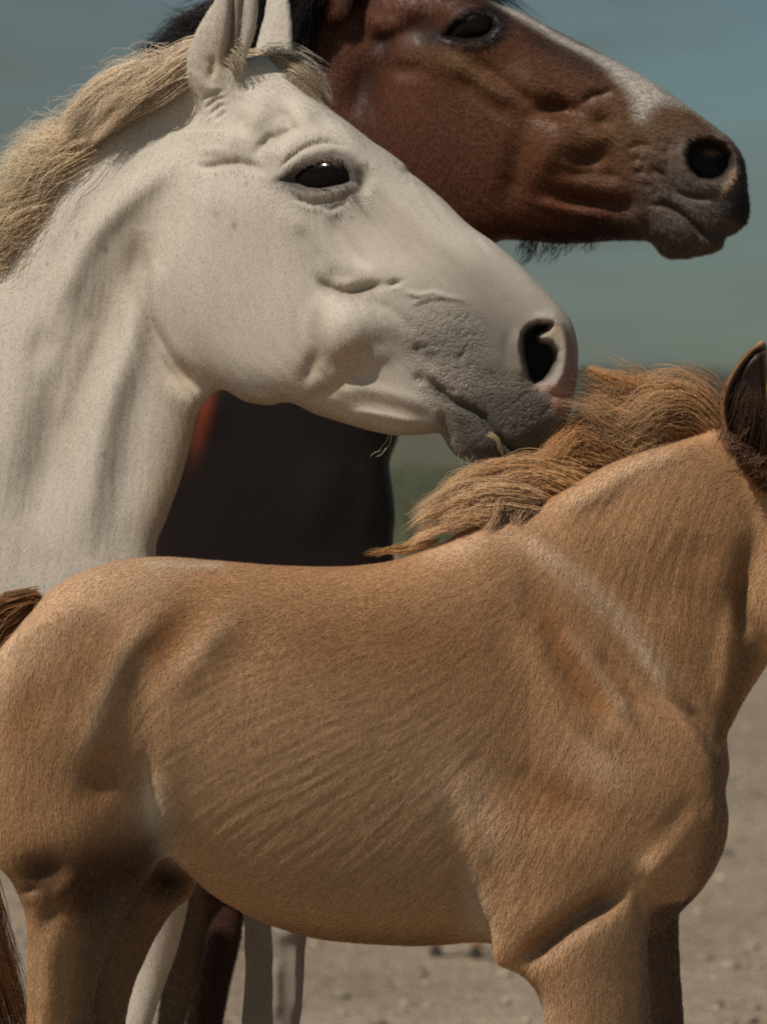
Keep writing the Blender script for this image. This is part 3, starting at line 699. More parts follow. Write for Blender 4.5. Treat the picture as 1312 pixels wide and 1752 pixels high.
    grow_hair('mane', root, pl, [
      dict(g=[[(395,95,-25),(350,80,-30),(280,110,-35),(200,150,-38),(140,200,-38),(135,240,-30)], [(390,110,-35),(330,110,-48),(270,150,-52),(200,190,-52),(155,235,-48),(140,250,-40)], [(380,125,-20),(330,125,-40),(290,140,-50),(230,180,-55),(180,220,-50),(150,250,-40)]], n=3639, clumps=26, s0=9, s1=10, cs=.4, col=cream, wave=7, r=0.49),
      dict(g=[[(280,135,-20),(215,165,-35),(160,205,-40),(133,215,-35),(140,245,-30),(165,232,-30)], [(300,120,-20),(215,125,-35),(160,170,-38),(130,215,-30),(138,248,-25),(150,250,-20)]], n=1959, clumps=16, s0=8, s1=7, cs=.7, col=cream, wave=3, r=0.49),
      dict(g=[[(170,222,0),(120,230,-15),(75,245,-15),(50,275,-10)], [(130,262,0),(80,275,-15),(30,300,-15),(0,340,-10)], [(90,320,0),(40,335,-15),(0,370,-15),(-40,420,-10)], [(40,400,0),(0,420,-10),(-40,470,-15)], [(-60,520,0),(-120,540,-20),(-170,600,-40)], [(-250,570,0),(-300,600,-40),(-340,700,-70)]], n=4760, clumps=70, s0=14, s1=24, cs=.6, col=(.92,.70,.46), tipcol=(.95,.82,.62), wave=9, r=0.45),
      dict(g=[[(330,90,0),(280,92,0),(230,105,0),(180,130,0)], [(250,130,0),(200,135,0),(160,155,0),(125,190,0)], [(130,240,0),(80,235,0),(40,250,0),(10,280,0)], [(60,320,0),(30,320,0),(-5,340,0),(-30,370,0)]], n=260, clumps=80, s0=8, s1=14, cs=.6, col=cream, wave=9, r=.5),
      dict(g=[[(160,215,0),(120,212,-5),(85,225,-5),(60,245,0)]], n=42, clumps=6, s0=5, s1=16, cs=.4, col=cream, wave=8, r=0.49),
      dict(g=[[(200,160,-10),(205,130,-5),(212,100,0)], [(225,150,-10),(235,118,-5),(242,98,0)]], n=22, clumps=3, s0=4, s1=5, cs=.3, col=cream, wave=3, r=0.56)], seed=8)
    grow_hair('forelock', root, pl, [
      dict(g=[[(425,118,10),(455,112,-15),(490,135,-30),(520,155,-34),(550,182,-25)], [(435,100,20),(475,100,-5),(510,118,-12),(540,140,-10),(558,180,-8)], [(460,100,40),(495,105,20),(525,125,10),(550,150,5),(556,170,0)]], n=1819, clumps=26, s0=7, s1=6, cs=.5, col=(.58,.48,.35), tipcol=(.42,.33,.23), wave=3, r=0.59),
      dict(g=[[(450,90,10),(490,92,0),(525,108,0),(560,132,0)]], n=56, clumps=8, s0=7, s1=10, cs=.5, col=pale, wave=5, r=0.42)], seed=9)
    grow_hair('whisker', root, pl, [
      dict(g=[[(664,742,-10),(655,765,-14),(640,784,-16),(616,800,-18)], [(672,744,-12),(668,765,-16),(655,780,-18),(645,790,-18)]], n=5, clumps=3, s0=3, s1=5, cs=.3, col=(.7,.6,.45), wave=2, r=.7),
      dict(g=[[(800,780,-40),(795,805,-45)], [(850,785,-40),(855,808,-45)]], n=16, clumps=10, s0=10, s1=8, cs=.3, col=(.5,.42,.32), wave=2, r=.4)], seed=10)
    grow_hair('eyelash', root, pl, [dict(g=[[(510,290,-128),(520,292,-140),(524,298,-146)], [(540,279,-130),(550,284,-143),(556,292,-148)], [(570,275,-128),(582,284,-142),(590,296,-146)]], n=46, clumps=30, s0=2.5, s1=2, cs=.4, col=(.16,.12,.09), wave=1, r=.35)], seed=12, m=5)
    grow_hair('ear_hair', root, pl, [dict(g=[[(412,-50,-60),(424,-46,-66),(432,-38,-66)], [(410,0,-62),(424,10,-70),(436,22,-70)], [(404,60,-66),(418,72,-74),(428,85,-74)], [(392,110,-70),(402,128,-76),(404,148,-76)]], n=420, clumps=60, s0=4, s1=5, cs=.4, col=(.52,.42,.30), wave=2, r=.6)], seed=13, m=6)
    grow_hair('tail', root, pl, [dict(g=[[(-1660,720,10),(-1740,850,10),(-1760,1200,10),(-1740,1700,10)], [(-1650,740,0),(-1700,900,0),(-1710,1250,0),(-1690,1750,0)]], n=300, clumps=20, s0=14, s1=26, cs=.5, col=cream, wave=6, r=2.2)], seed=14)
    for x, w in ((222,-85),(450,95),(-1545,-110),(-1465,120)):
        hoof(root, pl, x, w+10, 46, 70, ground_py(pl.D(x)), MAT['hoof'])
    # a stalk of dry grass stuck to the lips
    sr = make_root('grass_stalk', pl, 840, 'thin dry grass stalk hanging from the lips of the white horse', 'grass stalk', None)
    st = grow_hair('stem', sr, pl, [dict(g=[[(838,742,-72),(850,752,-80),(856,775,-78),(858,793,-74)], [(824,738,-74),(836,744,-80),(846,746,-78)]], n=5, clumps=4, s0=3, s1=3, cs=.4, col=(.5,.36,.18), wave=2, r=1.0)], seed=15, m=7, stuff=False)
    return root

# ================================================================== BAY HORSE
def bay_horse():
    pl = Plate([(-1600, 6.6), (-300, 6.05), (300, 5.78), (900, 5.66), (1300, 5.60)])
    root = make_root('bay_horse', pl, -300, 'brown adult horse with a white blaze and black mane, behind the white horse', 'horse', GROUP)
    head = Blob([(620,-70),(700,-75),(770,-45),(835,-2),(904,27),(961,57),(1036,95),(1104,132),(1162,172),(1219,213),(1256,244),(1273,275),(1279,321),(1283,355),(1277,380),(1258,398),(1242,406),(1234,424),(1207,436),(1162,443),(1133,438),(1112,414),(1076,411),(1018,414),(961,417),(904,412),(858,411),(820,428),(760,432),(690,405),(640,345),(615,270),(612,190),(622,110),(612,20)], 0.6, 0, T=112)
    neck = Blob([(600,-110),(480,-60),(400,40),(330,150),(230,330),(100,470),(-60,550),(-350,580),(-450,900),(-300,1200),(100,1330),(450,1380),(640,1300),(700,1180),(695,1060),(674,950),(676,880),(671,830),(667,790),(681,750),(700,660),(730,540),(780,430),(780,200),(720,0)], 0.30, 8, T=104)
    trunk = Blob([(0,900),(-150,600),(-350,555),(-650,600),(-950,580),(-1150,620),(-1260,800),(-1280,1050),(-1180,1250),(-1000,1320),(-600,1400),(-100,1400),(300,1380),(600,1330),(685,1220),(500,1130)], 0.66, 15, T=300)
    near_ear = Blob([(560,40),(550,-30),(560,-100),(580,-150),(600,-170),(618,-140),(622,-80),(612,-20),(600,30)], 0.5, -58, s=4)
    far_ear = Blob([(620,0),(622,-60),(636,-130),(655,-165),(672,-140),(682,-80),(680,-20)], 0.5, 60, s=4)
    legs = [leg([(1200,330,640),(1350,350,560),(1480,330,450),(1560,290,370),(1640,285,350),(1752,272,318),(1850,262,325),(1950,270,325),(2100,272,322),(2180,262,330),(2240,275,335)], -85),
            leg([(1200,380,660),(1350,400,580),(1480,385,490),(1560,358,425),(1640,345,405),(1752,315,380),(1850,305,370),(1950,312,365),(2100,314,362),(2180,305,372),(2240,315,378)], 95),
            leg([(850,-1270,-900),(1150,-1270,-900),(1320,-1230,-1000),(1500,-1230,-1090),(1620,-1270,-1140),(1720,-1230,-1140),(1980,-1200,-1130),(2060,-1205,-1115),(2120,-1180,-1100)], -110),
            leg([(850,-1220,-850),(1150,-1220,-850),(1320,-1160,-930),(1500,-1150,-1020),(1620,-1190,-1060),(1720,-1150,-1060),(1980,-1120,-1050),(2060,-1125,-1035),(2120,-1100,-1020)], 120)]
    EYE = [(757,67),(775,54),(800,39),(824,33),(838,40),(842,54),(834,66),(816,73),(795,75),(775,72)]
    NOS = [(1176,250),(1190,242),(1212,240),(1232,250),(1246,266),(1248,285),(1238,302),(1214,311),(1192,306),(1178,290),(1172,268)]
    S = [
      ('b',(800,50),(70,46,-20), 24),('l',[(735,45),(770,15),(815,0),(850,15)], 13, 9),('p',EYE, 9, -22),
      ('l',[(755,58),(775,38),(803,20),(835,16)], 5, 2.5),('l',[(760,74),(785,86),(812,86),(840,78)], 5, 1.5),
      ('b',(722,55),(26,20,0), -16),('b',(655,75),(14,14,0), -12),('l',[(620,30),(660,50),(700,30)], 10, 8),('b',(690,20),(30,14,-10), 7),
      ('l',[(700,100),(692,150)], 18, -7),('l',[(655,80),(630,140),(605,215)], 20, -16),('l',[(560,60),(590,20),(580,100)], 14, 6),
      ('l',[(735,90),(780,120),(840,160),(900,200)], 14, 12),('l',[(770,125),(830,170),(890,215)], 12, -7),
      ('l',[(860,110),(920,160),(960,180)], 16, 8),('l',[(800,100),(860,150),(930,195)], 8, -6),
      ('l',[(905,210),(935,190),(970,195),(1000,190)], 12, -22),('l',[(985,185),(1010,168),(1050,160)], 6, -8),('l',[(905,210),(892,250),(880,300),(860,370)], 16, -12),
      ('p',[(905,245),(930,220),(965,215),(985,235),(985,265),(955,290),(925,305),(905,290)], 40, 20),
      ('l',[(960,270),(1000,275),(1040,280)], 9, -14),('l',[(985,225),(1020,240),(1050,250)], 10, 10),('l',[(1000,200),(1030,215),(1050,225)], 9, -10),
      ('l',[(930,310),(980,320),(1030,330),(1080,330)], 12, 8),('l',[(960,300),(1010,300),(1060,310)], 7, -5),('l',[(930,340),(990,345),(1050,352),(1100,350)], 12, -14),('l',[(905,345),(960,358),(1050,374)], 7, 7),
      ('l',[(1100,285),(1130,300),(1150,330),(1185,341),(1215,340)], 5, -10),('l',[(1060,262),(1090,250),(1115,255)], 5, -4),('l',[(1075,290),(1100,300)], 5, -4),
      ('p',NOS, 9, -46),('l',[(1172,240),(1162,268),(1172,305),(1205,324),(1235,312)], 8, 8),('l',[(1215,230),(1245,245),(1256,280),(1250,310),(1222,338)], 5, 9),
      ('l',[(1105,350),(1130,350),(1165,370),(1195,398),(1225,405),(1245,404)], 5, -14),('l',[(1100,360),(1100,395),(1112,415)], 8, -8),('b',(1150,405),(34,24,20), 9),('b',(1195,368),(30,22,30), 6),
      ('l',[(1160,370),(1175,395),(1178,412)], 4, 4),
      ('l',[(840,20),(930,70),(1050,130)], 14, 5),('l',[(590,200),(560,300)], 24, -8),('l',[(360,650),(345,760)], 20, 6),('l',[(560,760),(540,950)], 26, 6),('l',[(640,750),(640,930)], 16, 5),
    ]
    rng = np.random.default_rng(31)
    S += short_marks(rng, 14, [(1060,250),(1140,240),(1140,330),(1060,330)], 30, 40, 3, -2.2, 35)
    blk = (0.012,0.009,0.009); brn = (0.105,0.033,0.015); tanb = (0.22,0.115,0.05); red = (0.20,0.06,0.03); wht = (0.55,0.50,0.44); gry = (0.13,0.11,0.095)
    Cc = [
      ('p',[(760,80),(860,90),(960,150),(1080,180),(1140,230),(1100,330),(1000,320),(900,280),(820,190),(720,120)], 110, (tanb, 0.30)),('p',[(640,200),(760,230),(860,290),(880,400),(720,420),(640,330)], 80, ((.075,.024,.012), .6)),
      ('l',[(735,90),(790,125),(850,165)], 12, ((.24,.14,.065), .5)),
      ('b',(1100,230),(60,50,20), ((.20,.12,.06), .6)),
      ('l',[(700,-30),(780,-10),(838,10),(900,50),(960,90),(1020,120),(1060,150)], 17, ((0.035,0.02,0.015), 0.75)),
      ('l',[(825,-6),(842,4),(905,38),(960,70),(1030,103),(1060,118)], 6, (wht, 1.0)),('l',[(1000,92),(1030,103),(1075,125),(1110,142),(1130,156)], 9, (wht, 1.0)),('p',[(1035,100),(1105,130),(1150,160),(1172,182),(1130,176),(1104,192),(1096,208),(1084,205),(1078,180),(1070,160),(1045,130)], 18, (wht, 1.0)),
      ('l',[(1150,164),(1200,200),(1245,240)], 5, ((.42,.35,.27), 0.8)),
      ('p',[(1110,290),(1170,230),(1240,225),(1290,290),(1295,380),(1230,450),(1120,460),(1080,400),(1090,340)], 60, (gry, 0.85)),
      ('p',[(1262,270),(1300,260),(1300,400),(1240,410),(1232,360),(1260,320)], 24, (blk, 0.9)),('l',[(1225,395),(1270,380)], 8, ((.22,.13,.07), .5)),
      ('l',[(1250,285),(1248,308),(1222,335)], 4, ((.45,.30,.2), 0.75)),('p',NOS, 9, ((.006,.005,.005), 1)),('b',(1217,262),(9,4,0), ((.3,.16,.1), .9)),
      ('l',[(880,395),(960,408),(1050,405),(1105,408)], 14, (blk, 0.8)),('l',[(910,345),(1000,362),(1060,374)], 8, (red, 0.6)),('l',[(960,385),(1080,375)], 14, (blk, .6)),  # shade under the jaw painted in black
      ('p',grow_pts(EYE,1.75), 14, (blk, .95)),('l',[(755,68),(775,46),(803,26),(835,22),(850,44),(840,72),(800,84)], 6, (blk, .85)),('b',(722,52),(22,16,0), (blk, .75)),('b',(655,78),(14,14,0), (blk, .7)),
      ('p',[(480,-100),(660,-100),(640,-10),(600,10),(560,-10),(540,40),(500,100)], 24, (blk, .9)),
      ('l',[(650,80),(625,150),(600,225)], 20, (blk, .6)),  # shade in the gap between jaw and neck, painted black
      ('p',[(230,1000),(250,700),(330,620),(380,560),(460,520),(560,440),(760,430),(800,500),(760,1100),(700,1300),(300,1350)], 70, (blk, 0.97)),  # shade over neck and chest painted as near-black coat
      ('b',(350,715),(10,42,14), ((.22,.05,.025), 1.0)),  # one sunlit red patch painted within that shade
      ('l',[(1090,365),(1096,390)], 6, (red, .5)),
      ('p',[(200,1560),(600,1560),(600,2400),(200,2400)], 60, (blk, .0)),
      ('p',[(355,1500),(430,1500),(410,1620),(390,1770),(325,1770)], 14, ((.05,.022,.016), .9)),('p',[(270,1500),(352,1500),(345,1620),(322,1770),(260,1770)], 14, ((.15,.10,.06), .9)),  # far foreleg painted dark, near one tan with reflected light painted in
    ]
    ctrl = [(640,100,.2,1),(800,100,.8,.6),(900,200,.8,.5),(1000,250,.9,.4),(1150,250,.8,.6),(750,300,.3,1),(950,350,1,.2),(1150,400,.6,.6),(500,50,-.1,1),(400,800,0,1),(600,800,.1,1)]
    blobs = [(neck,0),(trunk,80),(head,30),(near_ear,16),(far_ear,16)] + [(l,40) for l in legs]
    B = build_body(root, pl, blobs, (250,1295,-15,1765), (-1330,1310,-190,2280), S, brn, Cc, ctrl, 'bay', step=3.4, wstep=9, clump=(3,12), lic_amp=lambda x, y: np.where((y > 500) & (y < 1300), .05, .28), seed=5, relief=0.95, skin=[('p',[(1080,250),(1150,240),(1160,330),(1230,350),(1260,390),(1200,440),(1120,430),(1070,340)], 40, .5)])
    for sgn in (-1, 1):
        m = (abs(B['V'][:,0]-802) < 12) & (abs(B['V'][:,2]-52) < 10) & (B['V'][:,1]*sgn > 0)
        ws = np.abs(B['V'][m,1]).mean() if m.any() else 95
        ellipsoid('eye', root, pl, (802, sgn*(ws-21), 52), (52,34,36), -25, MAT['eye'], 36)
    grow_fur('coat', root, B, pl, ctrl, 75000, (250,1300,-20,1770), 9, 1.3, 0.2, seed=6, colvar=.16, cond=lambda x, y: ((x-802)**2/42**2 + (y-55)**2/20**2 > 1) & ((y < 460) | (y > 1450)) & ((x-1210)**2/44**2 + (y-275)**2/40**2 > 1))
    bk = (0.018,0.014,0.013)
    grow_hair('mane', root, pl, [
      dict(g=[[(430,20,-20),(380,40,-25),(320,55,-30),(255,58,-30)], [(440,50,-20),(380,70,-25),(330,80,-30),(265,88,-30)], [(420,80,-20),(360,90,-25),(310,100,-30),(260,110,-30)], [(400,10,0),(340,20,0),(300,45,0),(280,60,0)]], n=1300, clumps=30, s0=14, s1=13, cs=.5, col=bk, wave=5, r=1.0),
      dict(g=[[(560,-110,-20),(540,-60,-50),(515,0,-60),(500,60,-60),(500,110,-55)], [(600,-100,-20),(570,-60,-60),(545,0,-70),(520,50,-70),(505,90,-65)], [(470,-60,-10),(440,0,-40),(420,100,-60),(390,260,-90)], [(350,110,0),(310,200,-60),(270,360,-100),(250,520,-120)]], n=1500, clumps=36, s0=12, s1=12, cs=.5, col=bk, wave=5, r=1.2),
      dict(g=[[(230,320,0),(180,420,-60),(140,560,-110)], [(60,480,0),(20,560,-70),(-10,700,-130)], [(-100,540,0),(-140,620,-70),(-160,760,-130)]], n=400, clumps=20, s0=20, s1=20, cs=.5, col=bk, wave=5, r=1.8)], seed=18)
    grow_hair('forelock', root, pl, [dict(g=[[(660,-80,0),(720,-70,-10),(790,-40,-12),(860,-2,-10),(925,25,-5)], [(650,-70,-30),(700,-50,-50),(730,-20,-60),(700,10,-70)], [(670,-80,10),(740,-65,0),(830,-20,0),(960,52,0)]], n=700, clumps=18, s0=8, s1=7, cs=.4, col=bk, wave=3, r=1.0)], seed=19)
    grow_hair('chin_hair', root, pl, [dict(g=[[(900,408,-6),(890,425,-6),(880,440,-6)], [(930,410,-6),(920,430,-6),(905,444,-6)], [(985,412,-6),(975,425,-6),(962,436,-6)], [(1035,412,-6),(1032,425,-6),(1030,436,-6)]], n=130, clumps=22, s0=8, s1=9, cs=.3, col=bk, wave=2, r=.7)], seed=20, m=6)
    grow_hair('tail', root, pl, [dict(g=[[(-1240,660,10),(-1330,780,10),(-1350,1100,10),(-1320,1600,10)], [(-1230,700,0),(-1290,850,0),(-1300,1150,0),(-1280,1650,0)]], n=260, clumps=20, s0=14, s1=24, cs=.5, col=bk, wave=6, r=2.2)], seed=22)
    for x, w in ((305,-85),(347,95),(-1140,-110),(-1060,120)):
        hoof(root, pl, x, w+10, 42, 64, ground_py(pl.D(x)), MAT['hoof'])
    return root

# ================================================================== FOAL
def foal():
    pl = Plate([(-200, 4.54), (0, 4.59), (500, 4.75), (900, 4.88), (1400, 4.98), (1700, 4.96)])
    root = make_root('golden_foal', pl, 600, 'golden chestnut foal standing side on in front of the white and brown horses', 'foal', GROUP)
    trunk = Blob([(280,953),(400,962),(480,968),(560,970),(620,967),(680,957),(760,928),(850,890),(930,900),(1000,965),(1100,1080),(1185,1195),(1225,1250),(1239,1300),(1239,1345),(1245,1395),(1241,1440),(1226,1480),(1201,1520),(1171,1552),(1131,1590),(1060,1630),(960,1650),(900,1640),(836,1612),(706,1617),(550,1606),(450,1576),(400,1551),(360,1526),(320,1491),(287,1462),(240,1490),(150,1500),(60,1480),(0,1450),(-35,1350),(-42,1220),(-20,1150),(5,1108),(30,1070),(65,1030),(100,1000),(150,975),(205,959)], 0.72, 0, T=205)
    thigh = Blob([(60,1062),(150,1040),(230,1130),(255,1250),(264,1350),(276,1450),(239,1521),(205,1585),(182,1640),(168,1700),(160,1800),(152,1900),(150,1960),(70,1960),(60,1850),(55,1752),(55,1572),(34,1504),(0,1457),(-32,1350),(-34,1220),(0,1120)], 0.58, -98)
    thigh2 = Blob([(60,1062),(150,1040),(230,1130),(280,1300),(330,1440),(330,1530),(285,1580),(245,1650),(215,1730),(200,1850),(195,1960),(120,1960),(110,1850),(120,1700),(110,1572),(60,1480),(0,1350),(-24,1220),(10,1120)], 0.5, 100)
    shoulder = Blob([(880,1120),(930,1090),(985,1100),(1030,1130),(1080,1165),(1120,1195),(1155,1218),(1188,1248),(1209,1288),(1221,1330),(1222,1390),(1200,1470),(1150,1540),(1090,1570),(1000,1500),(900,1420),(850,1280),(855,1180)], 0.42, -105, T=84)
    fore = Blob([(800,1330),(880,1270),(1000,1330),(1080,1480),(1098,1600),(1101,1650),(1106,1752),(1102,1850),(1092,1930),(1085,1990),(965,1990),(950,1900),(936,1800),(928,1752),(921,1700),(906,1670),(881,1647),(856,1637),(841,1620),(836,1550),(826,1475),(806,1410)], 0.5, -118)
    fore2 = Blob([(950,1330),(1100,1330),(1190,1450),(1172,1560),(1171,1650),(1178,1752),(1182,1850),(1180,1930),(1172,1990),(1075,1990),(1068,1900),(1062,1750),(1060,1650),(1030,1600),(980,1560)], 0.5, 112)
    neck = Blob([(790,935),(850,886),(888,888),(926,862),(980,829),(1034,798),(1089,776),(1143,760),(1197,744),(1240,732),(1300,738),(1350,800),(1350,950),(1320,1090),(1312,1137),(1276,1195),(1254,1238),(1240,1265),(1235,1330),(1180,1330),(1060,1250),(950,1150),(860,1040)], 0.42, 6, T=100)
    head = Blob([(1262,800),(1300,742),(1350,740),(1420,790),(1500,880),(1580,990),(1650,1090),(1668,1140),(1655,1180),(1615,1205),(1560,1200),(1500,1170),(1430,1140),(1360,1125),(1316,1098),(1292,1064),(1279,1018),(1281,950),(1288,880)], 0.58, -12, T=100)
    ear = Blob([(1304,582),(1285,590),(1260,614),(1237,650),(1226,685),(1228,724),(1239,760),(1257,795),(1278,825),(1312,850),(1335,820),(1330,760),(1316,690),(1308,630)], 0.5, -62, s=3, T=24)
    ear2 = Blob([(1345,600),(1325,640),(1315,700),(1325,780),(1375,790),(1385,720),(1372,650),(1356,605)], 0.45, 58, s=4, T=24)
    g0, g1 = ground_py(pl.D(100)), ground_py(pl.D(1050))
    legs = [leg([(1850,60,160),(1930,52,162),(1980,50,160),(2060,72,142),(2200,80,140),(2400,80,140),(2480,70,148),(2560,85,158),(2610,95,172)], -98, .9),
            leg([(1850,112,205),(1930,105,206),(1980,104,204),(2060,124,188),(2200,130,188),(2400,130,188),(2480,120,196),(2560,135,206),(2600,145,216)], 100, .9),
            leg([(1850,950,1100),(1930,955,1096),(2000,965,1088),(2060,985,1065),(2200,995,1052),(2330,993,1055),(2400,982,1066),(2460,995,1075),(2500,1005,1085)], -118, .9),
            leg([(1850,1066,1182),(1930,1072,1180),(2000,1078,1172),(2060,1092,1155),(2200,1100,1150),(2330,1098,1152),(2400,1088,1162),(2460,1100,1172),(2500,1108,1180)], 112, .9)]
    EARIN = [(1300,600),(1284,604),(1264,626),(1246,658),(1238,690),(1240,722),(1250,752),(1266,786),(1290,815),(1312,830),(1325,800),(1318,740),(1306,680)]
    S = [
      # scapula spines and neck crease
      ('l',[(880,905),(947,956),(1013,1011),(1067,1065),(1106,1120),(1150,1190),(1180,1240)], 9, 9),
      ('l',[(1150,1210),(1186,1248),(1212,1290),(1222,1330)], 5, 6),('l',[(1160,1195),(1200,1240),(1230,1290)], 6, -6),
      ('l',[(880,970),(930,1050),(965,1120),(1000,1180),(1050,1250)], 18, -11),('l',[(945,1065),(985,1110),(1036,1165),(1085,1235)], 10, 8),('l',[(1010,1100),(1055,1160),(1100,1220)], 9, -6),
      ('l',[(890,1050),(920,1120),(960,1190),(1030,1250),(1070,1300)], 14, 6),('l',[(850,1000),(860,1080),(875,1160)], 22, -5),
      ('l',[(825,1290),(890,1320),(950,1360),(1030,1395)], 24, -9),('b',(880,1410),(55,34,10), 9),('b',(1060,1340),(50,40,30), 6),('b',(960,1450),(60,40,0), 7),
      ('l',[(790,1280),(800,1380),(820,1450),(834,1540),(840,1610)], 14, 4),('l',[(765,1330),(782,1420),(804,1490),(818,1560)], 18, -5),
      ('l',[(1071,1488),(1026,1520),(976,1550),(926,1590),(881,1637)], 14, -32),('b',(1010,1590),(60,40,-30), 8),('b',(920,1500),(50,60,20), 6),
      ('l',[(1085,1500),(1098,1560),(1098,1620)], 9, -14),('l',[(1150,1420),(1110,1465),(1085,1490)], 13, 10),('l',[(1195,1380),(1180,1450),(1140,1520)], 14, -8),('l',[(1205,1340),(1214,1420),(1200,1480)], 8, 6),
      ('l',[(1180,1330),(1150,1380),(1110,1420)], 14, -5),('b',(1000,1680),(40,50,0), 6),('l',[(1080,1640),(1078,1752)], 10, -5),
      # hip, loin, flank
      ('l',[(300,1020),(262,1060),(225,1100),(198,1160),(170,1240),(145,1320)], 18, 8),('l',[(350,1000),(310,1080),(260,1140),(225,1230)], 24, -7),('l',[(425,1030),(385,1065),(350,1105),(320,1150),(290,1190)], 20, 8),
      ('l',[(460,1040),(420,1120),(380,1180)], 26, -4),('b',(145,1068),(30,26,0), -7),('l',[(130,1150),(80,1190),(20,1240)], 24, -5),('l',[(110,1010),(60,1060),(20,1120)], 12, 5),
      ('b',(185,1310),(24,34,20), -12),('l',[(258,1260),(262,1330),(268,1400),(280,1455)], 10, -7),('l',[(290,1180),(290,1300),(296,1400),(314,1460),(360,1505)], 20, 5),
      ('b',(85,1470),(26,18,-20), -15),('l',[(60,1490),(70,1520)], 12, -8),('l',[(220,1450),(190,1500),(150,1540)], 22, -14),('l',[(150,1470),(120,1500),(100,1530)], 9, 7),('b',(100,1545),(12,22,20), -9),('l',[(150,1560),(150,1620)], 14, -6),
      ('b',(150,1410),(40,60,10), 7),('l',[(110,1560),(95,1640),(100,1752)], 18, 9),('l',[(128,1580),(135,1660),(140,1760)], 12, -9),('l',[(64,1570),(72,1650),(70,1752)], 8, -6),('l',[(160,1620),(150,1752)], 10, -5),
      # barrel
      ('b',(520,1330),(170,150,0), 10),('l',[(500,1560),(650,1585),(830,1580)], 18, -7),
      # neck
      ('l',[(940,880),(1010,845),(1080,800),(1150,775),(1230,755)], 13, 7),('l',[(950,900),(1050,870),(1150,840)], 26, -4),('l',[(1290,890),(1270,980),(1240,1090)], 18, -12),('l',[(1260,990),(1240,1100),(1235,1230)], 12, 7),
      ('l',[(1268,960),(1266,1030),(1276,1100)], 9, -14),('b',(1100,930),(60,60,0), 5),('l',[(1100,1000),(1160,1080),(1200,1160)], 34, 5),('l',[(1190,900),(1170,1000)], 30, -5),
      ('p',EARIN, 12, -22),('l',[(1300,592),(1262,622),(1236,672),(1236,730),(1256,782)], 4, 5),
    ]
    rng = np.random.default_rng(41)
    gold = (0.56,0.32,0.165); lt = (0.80,0.58,0.39); rd = (0.38,0.17,0.065); cr = (0.62,0.52,0.38); dkb = (0.06,0.032,0.018)
